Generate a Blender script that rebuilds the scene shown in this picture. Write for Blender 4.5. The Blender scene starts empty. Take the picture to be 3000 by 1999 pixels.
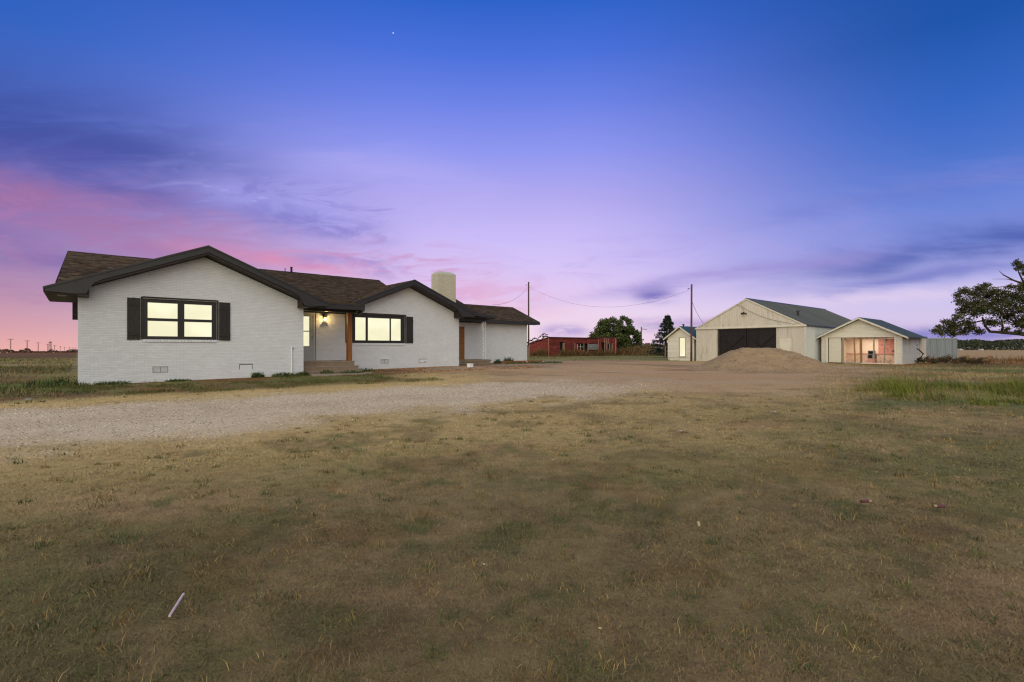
import bpy, math, random
import numpy as np
from mathutils import Vector, Matrix
random.seed(7); rng = np.random.default_rng(11)
sc = bpy.context.scene
COL = sc.collection

def lin(r, g, b):
    f = lambda c: (c/255/12.92) if c/255 <= 0.04045 else ((c/255+0.055)/1.055)**2.4
    return (f(r), f(g), f(b))

# ------------------------------------------------------------------ camera
H = 1.22
cam_d = bpy.data.cameras.new('camera'); cam = bpy.data.objects.new('camera', cam_d); COL.objects.link(cam)
cam.location = (0, 0, H); cam.rotation_euler = (math.radians(90), 0, 0)
cam_d.sensor_width = 36; cam_d.lens = 36*1483/3000; cam_d.shift_y = 20.5/3000
cam_d.clip_start = 0.05; cam_d.clip_end = 9000
sc.camera = cam

# ------------------------------------------------------------------ dusk sky (world)
class NT:
    """tiny helper round a node tree"""
    def __init__(s, nt): s.nt = nt; s.n = nt.nodes; s.l = nt.links
    def node(s, t, **k):
        n = s.n.new(t)
        for a, v in k.items(): setattr(n, a, v)
        return n
    def put(s, sock, v):
        if v is None: return
        if hasattr(v, 'links'): s.l.new(v, sock)
        else:
            if sock.type == 'RGBA' and len(v) == 3: v = (*v, 1)
            sock.default_value = v
    def m(s, op, a, b=None, c=None, clamp=False):
        n = s.node('ShaderNodeMath', operation=op, use_clamp=clamp)
        s.put(n.inputs[0], a); s.put(n.inputs[1], b); s.put(n.inputs[2], c)
        return n.outputs[0]
    def mr(s, v, a, b, c=0., d=1., smooth=True):
        n = s.node('ShaderNodeMapRange', interpolation_type='SMOOTHSTEP' if smooth else 'LINEAR')
        s.put(n.inputs[0], v)
        for i, q in enumerate((a, b, c, d)): n.inputs[i+1].default_value = q
        return n.outputs[0]
    def mix(s, f, a, b, mode='MIX'):
        n = s.node('ShaderNodeMix', data_type='RGBA', blend_type=mode, clamp_factor=True)
        s.put(n.inputs[0], f); s.put(n.inputs[6], a); s.put(n.inputs[7], b)
        return n.outputs[2]
    def ramp(s, f, stops, interp='EASE'):
        n = s.node('ShaderNodeValToRGB'); r = n.color_ramp; r.interpolation = interp
        r.elements.remove(r.elements[1]); r.elements[0].position = stops[0][0]; r.elements[0].color = (*stops[0][1], 1)
        for p, c in stops[1:]: r.elements.new(min(p, 1)).color = (*c, 1)
        s.put(n.inputs[0], f); return n.outputs[0]
    def noise(s, vec, scale, detail=4, rough=0.55, dist=0):
        n = s.node('ShaderNodeTexNoise'); s.put(n.inputs['Vector'], vec)
        n.inputs['Scale'].default_value = scale; n.inputs['Detail'].default_value = detail
        n.inputs['Roughness'].default_value = rough; n.inputs['Distortion'].default_value = dist
        return n.outputs['Fac']
    def mapping(s, vec, scale=(1, 1, 1), rot=(0, 0, 0), loc=(0, 0, 0)):
        n = s.node('ShaderNodeMapping'); s.put(n.inputs[0], vec)
        n.inputs['Scale'].default_value = scale; n.inputs['Rotation'].default_value = rot; n.inputs['Location'].default_value = loc
        return n.outputs[0]

world = bpy.data.worlds.new('World'); sc.world = world; world.use_nodes = True
W = NT(world.node_tree); W.n.clear()
tc = W.node('ShaderNodeTexCoord'); sep = W.node('ShaderNodeSeparateXYZ'); W.l.new(tc.outputs['Generated'], sep.inputs[0])
dx, dy, dz = sep.outputs
el = W.m('DIVIDE', W.m('ARCSINE', dz), math.radians(45), clamp=True)
az = W.m('ARCTAN2', dx, dy)
def st(deg, *c): return (deg/45, lin(*c))
left = W.ramp(el, [st(0, 234,172,166), st(2.2, 208,156,172), st(7, 160,132,178), st(12, 124,114,188), st(17, 82,106,190), st(25.5, 46,98,192), st(45, 26,70,156)], 'LINEAR')
mid = W.ramp(el, [st(0, 246,214,228), st(2.7, 243,220,236), st(5.8, 230,208,245), st(10.3, 213,197,249), st(12.5, 203,189,248), st(16, 182,172,240), st(20.9, 146,153,240), st(25.7, 110,132,231), st(30, 76,114,219), st(34.5, 46,99,202), st(45, 32,82,174)], 'LINEAR')
right = W.ramp(el, [st(0, 196,172,214), st(2, 216,200,232), st(4, 206,196,236), st(6.5, 176,176,232), st(9, 136,150,224), st(13.5, 86,122,210), st(20, 54,104,196), st(26, 32,86,172), st(45, 22,66,146)], 'LINEAR')
back = W.ramp(el, [st(0, 206,176,168), st(8, 206,188,182), st(20, 176,172,176), st(32, 120,130,160), st(45, 60,90,150)], 'LINEAR')
sky = W.mix(W.mr(az, -0.86, -0.16), left, mid)
sky = W.mix(W.mr(az, 0.08, 0.74), sky, right)
sky = W.mix(W.mr(W.m('ABSOLUTE', az), 1.15, 2.2), sky, back)
# clouds, as directions: p = direction on the plane y = 1 (front half only)
front = W.mr(dy, 0.05, 0.25)
dys = W.m('MAXIMUM', dy, 0.05)
gx = W.m('DIVIDE', dx, dys); gz = W.m('DIVIDE', dz, dys)
comb = W.node('ShaderNodeCombineXYZ'); W.put(comb.inputs[0], gx); W.put(comb.inputs[1], gz); gp = comb.outputs[0]
warp = W.noise(W.mapping(gp, (1.5, 4, 1)), 2.2, 5, 0.6)
warpc = W.m('SUBTRACT', warp, 0.5)
nsL = W.noise(W.mapping(gp, (1.2, 7, 1), (0, 0, 0.24)), 2.6, 7, 0.6, 0.6)
nsR = W.noise(W.mapping(gp, (1.1, 8, 1), (0, 0, -0.13), (3, 1, 0)), 2.4, 7, 0.6, 0.5)
nfine = W.noise(W.mapping(gp, (3, 12, 1), (0, 0, -0.05), (1, 5, 0)), 3.2, 6, 0.65, 0.9)
def band(c0, slope, width, x0, x1, fade, ns, lo, hi, wamp=0.10):
    """mask of a streaky band of cloud whose axis is gz = c0 + slope*gx"""
    ax = W.m('ADD', W.m('MULTIPLY', gx, slope), c0)
    d = W.m('SUBTRACT', W.m('ADD', gz, W.m('MULTIPLY', warpc, wamp)), ax)
    q = W.m('DIVIDE', d, width)
    g = W.m('EXPONENT', W.m('MULTIPLY', W.m('MULTIPLY', q, q), -1.0))
    e = W.m('MULTIPLY', W.mr(gx, x0-fade, x0+fade), W.mr(gx, x1-fade, x1+fade, 1, 0))
    return W.m('MULTIPLY', W.m('MULTIPLY', W.m('MULTIPLY', g, e), W.mr(ns, lo, hi, 0.25, 1)), front)
def cloud(col, amt, *a, **k):
    global sky
    sky = W.mix(W.m('MULTIPLY', band(*a, **k), amt), sky, lin(*col))
cloud((60, 76, 154), 0.78, 0.190, -0.245, 0.105, -3.0, -0.56, 0.20, nsL, 0.22, 0.60)      # dark blue bank, left
cloud((84, 88, 170), 0.70, 0.135, -0.265, 0.045, -0.95, -0.40, 0.16, nsL, 0.30, 0.62)
cloud((170, 114, 156), 0.78, 0.066, -0.235, 0.050, -3.0, -0.44, 0.16, nsL, 0.24, 0.66)    # pink streak under it
cloud((128, 108, 172), 0.80, -0.025, -0.23, 0.032, -3.0, -0.42, 0.2, nsL, 0.30, 0.60)       # mauve streaks
cloud((170, 128, 170), 0.55, -0.10, -0.22, 0.020, -3.0, -0.60, 0.2, nfine, 0.40, 0.66)
cloud((236, 140, 168), 0.75, 0.088, -0.18, 0.014, -0.66, -0.30, 0.10, nsL, 0.25, 0.60, wamp=0.03)
cloud((166, 166, 240), 0.80, 0.235, -0.12, 0.036, -0.62, -0.32, 0.10, nsL, 0.30, 0.56)    # pale wisps
cloud((190, 182, 246), 0.35, 0.270, -0.30, 0.045, -0.45, 0.05, 0.20, nsL, 0.38, 0.62)
cloud((110, 110, 196), 0.65, 0.170, -0.20, 0.028, -0.52, -0.26, 0.08, nfine, 0.38, 0.60)
cloud((128, 116, 196), 0.60, 0.120, -0.12, 0.022, -0.42, -0.22, 0.07, nfine, 0.38, 0.60, wamp=0.16)
cloud((216, 180, 232), 0.6, 0.115, 0.05, 0.020, -0.32, 0.05, 0.12, nsR, 0.42, 0.64)
cloud((206, 148, 196), 0.75, 0.112, 0.16, 0.012, -0.36, -0.08, 0.08, nfine, 0.34, 0.58)
cloud((238, 196, 222), 0.6, 0.070, 0.0, 0.020, -0.36, 0.10, 0.14, nsL, 0.34, 0.62)
cloud((66, 88, 170), 0.82, 0.062, 0.160, 0.040, 0.55, 3.0, 0.26, nsR, 0.20, 0.64)         # dark bank, right
cloud((112, 124, 204), 0.65, 0.150, 0.200, 0.022, 0.45, 3.0, 0.20, nsR, 0.36, 0.60)
cloud((110, 118, 196), 0.70, 0.018, 0.150, 0.012, 0.60, 3.0, 0.14, nsR, 0.34, 0.58, wamp=0.05)
cloud((228, 210, 238), 0.65, 0.050, 0.07, 0.014, 0.50, 3.0, 0.16, nfine, 0.30, 0.58, wamp=0.05)
cloud((158, 144, 212), 0.70, 0.080, 0.15, 0.014, 0.14, 0.70, 0.18, nsR, 0.33, 0.60, wamp=0.05)
cloud((122, 114, 190), 0.90, 0.100, 0.02, 0.013, 0.245, 0.315, 0.03, nfine, 0.30, 0.55, wamp=0.05)
cloud((134, 122, 192), 0.80, 0.038, 0.012, 0.013, 0.26, 0.46, 0.06, nfine, 0.28, 0.54, wamp=0.05)
cloud((206, 176, 220), 0.6, 0.052, 0.0, 0.008, 0.20, 0.60, 0.10, nfine, 0.34, 0.58, wamp=0.05)
cloud((118, 120, 196), 0.80, 0.026, 0.0, 0.016, 0.46, 3.0, 0.10, nfine, 0.30, 0.56, wamp=0.06)
cloud((166, 146, 210), 0.75, 0.032, 0.0, 0.014, 0.06, 0.15, 0.03, nfine, 0.25, 0.52, wamp=0.03)
nsW = W.noise(W.mapping(gp, (2.2, 9, 1), (0, 0, 0.42), (7, 2, 0)), 2.4, 8, 0.62, 1.6)
nsV = W.noise(W.mapping(gp, (2.0, 8, 1), (0, 0, -0.32), (2, 9, 0)), 2.2, 8, 0.62, 1.4)
cloud((104, 104, 190), 0.60, 0.205, -0.18, 0.060, -0.62, -0.20, 0.10, nsW, 0.50, 0.66, wamp=0.12)
cloud((188, 178, 244), 0.60, 0.235, -0.10, 0.075, -0.66, 0.00, 0.14, nsW, 0.44, 0.30, wamp=0.10)
cloud((206, 150, 196), 0.70, 0.135, -0.12, 0.045, -0.62, -0.02, 0.12, nsW, 0.48, 0.64, wamp=0.10)
cloud((172, 124, 176), 0.55, 0.100, -0.14, 0.10, -3.0, -0.55, 0.15, nsW, 0.46, 0.62)
cloud((228, 172, 206), 0.60, 0.100, 0.05, 0.035, -0.38, 0.12, 0.10, nsV, 0.46, 0.62)
cloud((176, 160, 226), 0.35, 0.160, 0.10, 0.045, 0.02, 0.70, 0.15, nsV, 0.48, 0.64)
cloud((140, 152, 226), 0.30, 0.170, 0.16, 0.060, 0.25, 3.0, 0.20, nsR, 0.40, 0.66)
# evening star
sd = W.m('SQRT', W.m('ADD', W.m('POWER', W.m('SUBTRACT', gx, -0.2347), 2), W.m('POWER', W.m('SUBTRACT', gz, 0.6224), 2)))
sky = W.mix(W.m('MULTIPLY', W.mr(sd, 0.0006, 0.0016, 1, 0), front), sky, (1, 1, 1))
# below the horizon the sky keeps its horizon colour
bg = W.node('ShaderNodeBackground'); W.put(bg.inputs[0], sky); bg.inputs[1].default_value = 1.0
out = W.node('ShaderNodeOutputWorld'); W.l.new(bg.outputs[0], out.inputs[0])

# ------------------------------------------------------------------ sun: last glow, very soft, low from behind and to the left
sun_d = bpy.data.lights.new('sun', 'SUN'); sun = bpy.data.objects.new('sun', sun_d); COL.objects.link(sun)
sun_d.energy = 3.7; sun_d.angle = math.radians(115); sun_d.color = (1.0, 0.93, 0.73)
sun.rotation_euler = Vector((0.22, 0.78, -0.58)).to_track_quat('-Z', 'Y').to_euler()

vs = sc.view_settings; vs.view_transform = 'Standard'; vs.look = 'None'; vs.exposure = 0; vs.gamma = 1; vs.use_curve_mapping = False
sc.cycles.use_denoising = True; sc.cycles.use_adaptive_sampling = False; sc.cycles.sample_clamp_indirect = 4.0; sc.cycles.max_bounces = 6
sc.cycles.filter_width = 1.25

# ------------------------------------------------------------------ materials
def mat(name, col, rough=0.8, var=0.15, scale=6, detail=4, bump=0, bscale=None, tint=0, rnd=0, col2=None, f2=(0.5, 0.7), s2=2, attr=None, stretch=(1, 1, 1), spec=0.3, metal=0, emit=None, es=1.0):
    m = bpy.data.materials.new(name); m.use_nodes = True
    N = NT(m.node_tree); b = N.n['Principled BSDF']
    tcn = N.node('ShaderNodeTexCoord'); v = tcn.outputs['Object']
    vm = N.mapping(v, stretch) if stretch != (1, 1, 1) else v
    c = col
    if attr:
        a = N.node('ShaderNodeAttribute', attribute_name=attr); c = a.outputs['Color']
    if col2: c = N.mix(N.mr(N.noise(vm, s2, 5, 0.6), f2[0], f2[1]), c, col2)
    if var:
        nz = N.mr(N.noise(vm, scale, detail, 0.6), 0.25, 0.75, 1-var, 1+var, smooth=False)
        c = N.mix(1.0, c, N_gray(N, nz), 'MULTIPLY')
    if tint:
        a = N.node('ShaderNodeAttribute', attribute_name='tint')
        c = N.mix(1.0, c, N_gray(N, N.mr(a.outputs['Fac'], 0, 1, 1-tint, 1+tint, False)), 'MULTIPLY')
    if rnd:
        oi = N.node('ShaderNodeObjectInfo')
        c = N.mix(1.0, c, N_gray(N, N.mr(oi.outputs['Random'], 0, 1, 1-rnd, 1+rnd, False)), 'MULTIPLY')
    N.put(b.inputs['Base Color'], c)
    b.inputs['Roughness'].default_value = rough; b.inputs['Specular IOR Level'].default_value = spec; b.inputs['Metallic'].default_value = metal
    if emit:
        b.inputs['Emission Color'].default_value = (*emit, 1); b.inputs['Emission Strength'].default_value = es
    if bump:
        bn = N.node('ShaderNodeBump'); bn.inputs['Strength'].default_value = 1.0; bn.inputs['Distance'].default_value = bump
        N.put(bn.inputs['Height'], N.noise(vm, bscale or scale*4, 5, 0.6)); N.l.new(bn.outputs[0], b.inputs['Normal'])
    return m
def N_gray(N, v):
    n = N.node('ShaderNodeCombineColor')
    for i in range(3): N.put(n.inputs[i], v)
    return n.outputs[0]

M = {}
M['brick'] = mat('painted brick', (0.63, 0.655, 0.68), 0.65, 0.05, 2.2, 5, 0.002, 60, tint=0.045, rnd=0.03, col2=(0.58, 0.605, 0.62), f2=(0.52, 0.75), s2=1.1)
M['mortar'] = mat('painted mortar', (0.50, 0.52, 0.54), 0.8, 0.10, 3, 4, 0.002, 40)
M['chim_brick'] = mat('cream brick', (0.54, 0.505, 0.39), 0.75, 0.06, 4, 4, 0.002, 60, tint=0.07)
M['chim_mortar'] = mat('chimney mortar', (0.36, 0.34, 0.27), 0.9, 0.1, 5)
M['chim_cap'] = mat('chimney cap mortar', (0.38, 0.40, 0.34), 0.85, 0.1, 5)
M['trim'] = mat('charcoal trim paint', (0.022, 0.023, 0.024), 0.42, 0.2, 4, 4, 0.001, 30, spec=0.4)
M['soffit'] = mat('brown soffit boards', (0.055, 0.036, 0.022), 0.7, 0.25, 5, stretch=(8, 1, 1))
M['shutter'] = mat('black stained wood', (0.022, 0.020, 0.018), 0.55, 0.4, 6, 5, 0.003, 25, stretch=(6, 6, 1))
M['frame'] = mat('black window frame', (0.016, 0.016, 0.016), 0.35, 0.1, 5, spec=0.4)
M['jamb'] = mat('dark brown jamb', (0.030, 0.020, 0.016), 0.6, 0.2, 5)
M['pane'] = mat('lit window pane', (0.05, 0.05, 0.04), 0.1, 0, emit=(0.97, 0.935, 0.62), es=1.0)
M['shingle'] = mat('brown asphalt shingle', (0.066, 0.046, 0.029), 0.95, 0.18, 30, 4, 0.002, 160, tint=0.42, rnd=0.36, spec=0.15)
M['deck'] = mat('roof underlay', (0.016, 0.013, 0.011), 0.95, 0.1, 4)
M['cedar'] = mat('stained cedar', (0.235, 0.088, 0.022), 0.55, 0.35, 3, 6, 0.002, 20, stretch=(7, 7, 0.5), col2=(0.09, 0.03, 0.01), f2=(0.62, 0.8), s2=2.4)
M['plywood'] = mat('orange plywood', (0.24, 0.105, 0.030), 0.65, 0.3, 4, 5, stretch=(1, 1, 5), col2=(0.10, 0.042, 0.015), f2=(0.55, 0.8), s2=2)
M['concrete'] = mat('porch concrete', (0.225, 0.170, 0.115), 0.9, 0.16, 4, 6, 0.004, 30, col2=(0.14, 0.10, 0.07), f2=(0.5, 0.75), s2=1.5)
M['path'] = mat('path concrete', (0.25, 0.21, 0.17), 0.9, 0.2, 3, 6, 0.004, 30)
M['white_metal'] = mat('white painted iron', (0.82, 0.82, 0.81), 0.5, 0.08, 5)
M['grey_door'] = mat('grey storm door', (0.36, 0.38, 0.39), 0.45, 0.05, 3)
M['door_trim'] = mat('door trim', (0.42, 0.43, 0.43), 0.5, 0.06, 3)
M['metal'] = mat('bare metal', (0.25, 0.25, 0.26), 0.35, 0.1, 5, metal=0.8)
M['pvc'] = mat('white pvc', (0.78, 0.78, 0.77), 0.4, 0.03, 3)
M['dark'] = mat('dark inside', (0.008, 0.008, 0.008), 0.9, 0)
M['bulb'] = mat('lit bulb', (0.5, 0.4, 0.2), 0.3, 0, emit=(1.0, 0.66, 0.20), es=16)
M['lantern_glass'] = mat('amber lantern glass', (0.3, 0.2, 0.05), 0.2, 0, emit=(1.0, 0.62, 0.16), es=2.2)
M['barn_front'] = mat('cream corrugated steel', (0.56, 0.52, 0.44), 0.55, 0.07, 1.2, 5, tint=0.05, rnd=0.05, stretch=(2, 2, 0.35), col2=(0.34, 0.29, 0.20), f2=(0.50, 0.80), s2=1.6)
M['barn_side'] = mat('white corrugated steel', (0.52, 0.54, 0.52), 0.5, 0.07, 1.2, 5, rnd=0.05, stretch=(2, 2, 0.35), col2=(0.45, 0.42, 0.34), f2=(0.62, 0.9), s2=1.4)
M['barn_trim'] = mat('cream barn trim', (0.60, 0.57, 0.47), 0.55, 0.1, 3)
M['barn_roof'] = mat('slate grey steel roof', (0.034, 0.042, 0.045), 0.38, 0.12, 1.5, 4, rnd=0.22, spec=0.5)
M['barn_door'] = mat('dark brown barn door', (0.0125, 0.0090, 0.0085), 0.6, 0.25, 3, 5, stretch=(5, 5, 0.6), tint=0.3)
M['siding'] = mat('cream lap siding', (0.64, 0.605, 0.50), 0.6, 0.06, 2, 5, 0.001, 30, rnd=0.05, stretch=(1, 1, 4), col2=(0.50, 0.44, 0.33), f2=(0.62, 0.85), s2=1.8)
M['siding_w'] = mat('white lap siding', (0.58, 0.58, 0.54), 0.6, 0.06, 2, 5, 0.001, 30, rnd=0.05, col2=(0.42, 0.40, 0.36), f2=(0.62, 0.85), s2=1.8)
M['shed_roof'] = mat('blue grey roof sheet', (0.026, 0.044, 0.055), 0.45, 0.15, 2, 4, rnd=0.15, spec=0.45)
M['teal_roof'] = mat('teal roof sheet', (0.024, 0.065, 0.085), 0.5, 0.15, 2, rnd=0.12)
M['stud'] = mat('raw timber stud', (0.30, 0.155, 0.055), 0.7, 0.25, 4, 5, stretch=(6, 6, 0.5), rnd=0.12)
M['stud_grey'] = mat('weathered timber stud', (0.34, 0.27, 0.20), 0.75, 0.2, 4, 5, stretch=(6, 6, 0.5))
M['plaster'] = mat('cream inner wall', (0.80, 0.68, 0.54), 0.8, 0.05, 2)
M['pink'] = mat('pink insulation', (0.62, 0.30, 0.25), 0.95, 0.22, 5, 6, 0.01, 9, col2=(0.20, 0.10, 0.12), f2=(0.52, 0.66), s2=4.5)
M['insul'] = mat('mottled insulation', (0.66, 0.50, 0.40), 0.95, 0.18, 6, 6, 0.01, 9, col2=(0.34, 0.24, 0.22), f2=(0.50, 0.70), s2=4.0)
M['container'] = mat('grey steel container', (0.22, 0.25, 0.27), 0.55, 0.08, 2, 5, rnd=0.06, stretch=(3, 3, 0.3), col2=(0.22, 0.23, 0.23), f2=(0.58, 0.8), s2=2.5)
M['red_wood'] = mat('faded red boards', (0.160, 0.020, 0.014), 0.85, 0.25, 3, 5, 0.003, 20, rnd=0.30, stretch=(0.6, 0.6, 5), col2=(0.17, 0.10, 0.085), f2=(0.48, 0.72), s2=2.2)
M['bare_wood'] = mat('bare weathered wood', (0.30, 0.20, 0.135), 0.85, 0.25, 4, 5, stretch=(5, 5, 0.6), rnd=0.15)
M['grey_ply'] = mat('grey weathered plywood', (0.17, 0.17, 0.165), 0.85, 0.2, 3, 5, col2=(0.25, 0.25, 0.24), f2=(0.5, 0.7), s2=3)
M['rust'] = mat('rusted sheet', (0.10, 0.060, 0.045), 0.8, 0.3, 4, 5, rnd=0.25)
M['pole'] = mat('creosoted pole', (0.052, 0.030, 0.022), 0.85, 0.3, 5, 5, 0.004, 20, stretch=(4, 4, 0.4))
M['pole_red'] = mat('reddish wood pole', (0.110, 0.040, 0.026), 0.85, 0.3, 5, 5, 0.004, 20, stretch=(4, 4, 0.4))
M['wire'] = mat('black cable', (0.02, 0.02, 0.025), 0.5, 0)
M['far_steel'] = mat('weathered pole timber', (0.17, 0.12, 0.12), 0.7, 0.1, 1)
M['bark'] = mat('bark', (0.060, 0.042, 0.030), 0.95, 0.3, 4, 5, 0.01, 12, stretch=(3, 3, 0.6))
M['leaf'] = mat('leaves', (1, 1, 1), 0.7, 0, attr='col', spec=0.25)
M['grass'] = mat('grass blades', (1, 1, 1), 0.75, 0, attr='col', spec=0.2)
M['stone'] = mat('limestone gravel', (1, 1, 1), 0.9, 0, attr='col', spec=0.2)
M['ground'] = mat('dry ground', (1, 1, 1), 0.97, 0.30, 7, 8, 0.015, 24, attr='col', spec=0.1)
M['gravel'] = mat('gravel surface', (1, 1, 1), 0.95, 0.26, 22, 8, 0.008, 60, attr='col', spec=0.12)
M['pile'] = mat('caliche gravel', (0.285, 0.205, 0.122), 0.97, 0.22, 14, 8, 0.03, 22, col2=(0.23, 0.16, 0.095), f2=(0.45, 0.7), s2=1.6, spec=0.1)
M['vent'] = mat('grey vent metal', (0.19, 0.19, 0.185), 0.5, 0.1, 5)
M['litter'] = mat('white litter', (0.42, 0.42, 0.44), 0.6, 0.05, 5)
M['litter_pink'] = mat('pale pink plastic', (0.55, 0.42, 0.44), 0.4, 0.05, 5)
M['red_plastic'] = mat('red plastic', (0.10, 0.028, 0.034), 0.4, 0.05, 5)
M['brass'] = mat('brass', (0.35, 0.26, 0.14), 0.4, 0.05, 5, metal=0.7)
M['husk'] = mat('dry husk', (0.42, 0.31, 0.16), 0.8, 0.2, 20)
M['weathered_post'] = mat('weathered post', (0.17, 0.12, 0.085), 0.9, 0.25, 5, stretch=(5, 5, 0.6))

_n = NT(M['pane'].node_tree); _b = _n.n['Principled BSDF']; _t = _n.node('ShaderNodeTexCoord')
_n.put(_b.inputs['Emission Color'], _n.mix(_n.mr(_n.noise(_t.outputs['Object'], 0.9, 2, 0.4), 0.36, 0.64), (0.88, 0.84, 0.56), (0.98, 0.95, 0.68)))
# ------------------------------------------------------------------ mesh helpers
class MB:
    def __init__(s): s.v = []; s.f = []; s.t = []
    def poly(s, pts, t=0.5):
        i = len(s.v); s.v += [tuple(p) for p in pts]; s.f.append(tuple(range(i, i+len(pts)))); s.t.append(t); return s
    def box(s, x0, x1, y0, y1, z0, z1, t=0.5):
        i = len(s.v)
        s.v += [(x0,y0,z0),(x1,y0,z0),(x1,y1,z0),(x0,y1,z0),(x0,y0,z1),(x1,y0,z1),(x1,y1,z1),(x0,y1,z1)]
        for q in ((3,2,1,0),(4,5,6,7),(0,1,5,4),(1,2,6,5),(2,3,7,6),(3,0,4,7)): s.f.append(tuple(i+k for k in q)); s.t.append(t)
        return s
    def prism(s, pts, axis, lo, hi, t=0.5):
        mk = {'y': lambda p, h: (p[0], h, p[1]), 'x': lambda p, h: (h, p[0], p[1]), 'z': lambda p, h: (p[0], p[1], h)}[axis]
        i = len(s.v); n = len(pts)
        s.v += [mk(p, lo) for p in pts]+[mk(p, hi) for p in pts]
        s.f.append(tuple(range(i, i+n))); s.f.append(tuple(range(i+2*n-1, i+n-1, -1))); s.t += [t, t]
        for k in range(n):
            s.f.append((i+k, i+(k+1) % n, i+n+(k+1) % n, i+n+k)); s.t.append(t)
        return s
    def slab(s, pts, th, t=0.5):
        """flat polygon thickened downwards"""
        i = len(s.v); n = len(pts)
        s.v += [tuple(p) for p in pts]+[(p[0], p[1], p[2]-th) for p in pts]
        s.f.append(tuple(range(i, i+n))); s.f.append(tuple(range(i+2*n-1, i+n-1, -1))); s.t += [t, t]
        for k in range(n): s.f.append((i+k, i+n+k, i+n+(k+1) % n, i+(k+1) % n)); s.t.append(t)
        return s
    def tube(s, path, r, n=6, t=0.5, cap=True):
        P = [Vector(p) for p in path]; rs = r if isinstance(r, (list, tuple)) else [r]*len(P)
        base = len(s.v)
        for k, p in enumerate(P):
            d = (P[min(k+1, len(P)-1)]-P[max(k-1, 0)]).normalized()
            a = d.cross(Vector((0, 0, 1)) if abs(d.z) < 0.9 else Vector((1, 0, 0))).normalized(); b = d.cross(a)
            for j in range(n):
                w = 2*math.pi*j/n; s.v.append(tuple(p+(a*math.cos(w)+b*math.sin(w))*rs[k]))
        for k in range(len(P)-1):
            for j in range(n):
                s.f.append((base+k*n+j, base+k*n+(j+1) % n, base+(k+1)*n+(j+1) % n, base+(k+1)*n+j)); s.t.append(t)
        if cap:
            s.f.append(tuple(base+j for j in range(n))[::-1]); s.f.append(tuple(base+(len(P)-1)*n+j for j in range(n))); s.t += [t, t]
        return s
    def bar(s, p, q, w, h, t=0.5):
        """square timber from p to q"""
        p = Vector(p); q = Vector(q); d = (q-p).normalized()
        a = d.cross(Vector((0, 1, 0)) if abs(d.y) < 0.9 else Vector((1, 0, 0))).normalized(); b = d.cross(a)
        i = len(s.v)
        for c in (p, q):
            for u, v in ((-1,-1),(1,-1),(1,1),(-1,1)): s.v.append(tuple(c+a*u*w/2+b*v*h/2))
        for f in ((3,2,1,0),(4,5,6,7),(0,1,5,4),(1,2,6,5),(2,3,7,6),(3,0,4,7)): s.f.append(tuple(i+k for k in f)); s.t.append(t)
        return s
    def mesh(s, name, m, smooth=False):
        me = bpy.data.meshes.new(name); me.from_pydata(s.v, [], s.f); me.materials.append(m)
        a = me.attributes.new('tint', 'FLOAT', 'FACE'); a.data.foreach_set('value', s.t)
        if smooth: me.polygons.foreach_set('use_smooth', [True]*len(me.polygons))
        me.update(); return me
    def build(s, name, m, parent=None, smooth=False):
        return link(name, s.mesh(name, m, smooth), parent)
def link(name, me, parent=None, loc=None):
    o = bpy.data.objects.new(name, me); COL.objects.link(o)
    if parent: o.parent = parent
    if loc: o.location = loc
    return o
def tag(o, label=None, cat=None, group=None, kind=None):
    for k, v in (('label', label), ('category', cat), ('group', group), ('kind', kind)):
        if v: o[k] = v
    return o
def empty(name, loc, rz, label, cat, group=None):
    o = bpy.data.objects.new(name, None); COL.objects.link(o); o.location = loc; o.rotation_euler = (0, 0, rz)
    o.empty_display_size = 0.2
    return tag(o, label, cat, group)
def copy_tree(o, parent=None):
    c = o.copy(); COL.objects.link(c); c.parent = parent
    for ch in list(o.children): copy_tree(ch, c)
    return c
def np_mesh(name, V, F, m, col=None, smooth=False):
    """V (n,3), F list of arrays (k,3) / (k,4); col (n,3) point colours"""
    me = bpy.data.meshes.new(name)
    me.vertices.add(len(V)); me.vertices.foreach_set('co', np.asarray(V, np.float32).ravel())
    loops = np.concatenate([f.ravel() for f in F]).astype(np.int32)
    tot = np.concatenate([np.full(len(f), f.shape[1]) for f in F]).astype(np.int32)
    me.loops.add(len(loops)); me.loops.foreach_set('vertex_index', loops)
    me.polygons.add(len(tot)); me.polygons.foreach_set('loop_start', np.concatenate([[0], np.cumsum(tot)[:-1]]).astype(np.int32))
    if smooth: me.polygons.foreach_set('use_smooth', np.ones(len(tot), bool))
    if col is not None:
        a = me.attributes.new('col', 'FLOAT_COLOR', 'POINT')
        a.data.foreach_set('color', np.concatenate([col, np.ones((len(col), 1))], 1).astype(np.float32).ravel())
    me.materials.append(m); me.update(calc_edges=True); me.validate(); return me

# value noise for numpy
def vnoise(x, y, seed=0):
    xi = np.floor(x).astype(np.int64); yi = np.floor(y).astype(np.int64); xf = x-xi; yf = y-yi
    def h(a, b):
        n = (a*374761393+b*668265263+seed*974634777) & 0xffffffff
        n = ((n ^ (n >> 13))*1274126177) & 0xffffffff
        return ((n ^ (n >> 16)) & 0xffff)/65535.
    u = xf*xf*(3-2*xf); v = yf*yf*(3-2*yf)
    return (h(xi, yi)*(1-u)+h(xi+1, yi)*u)*(1-v)+(h(xi, yi+1)*(1-u)+h(xi+1, yi+1)*u)*v
def fbm(x, y, seed=0, oct=4):
    s = 0; a = 0.5; t = 0
    for k in range(oct):
        s = s+a*vnoise(x*2**k+k*17.3, y*2**k-k*9.1, seed+k); t += a; a *= 0.55
    return s/t
def ss(v, a, b):
    t = np.clip((v-a)/(b-a), 0, 1); return t*t*(3-2*t)

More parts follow.
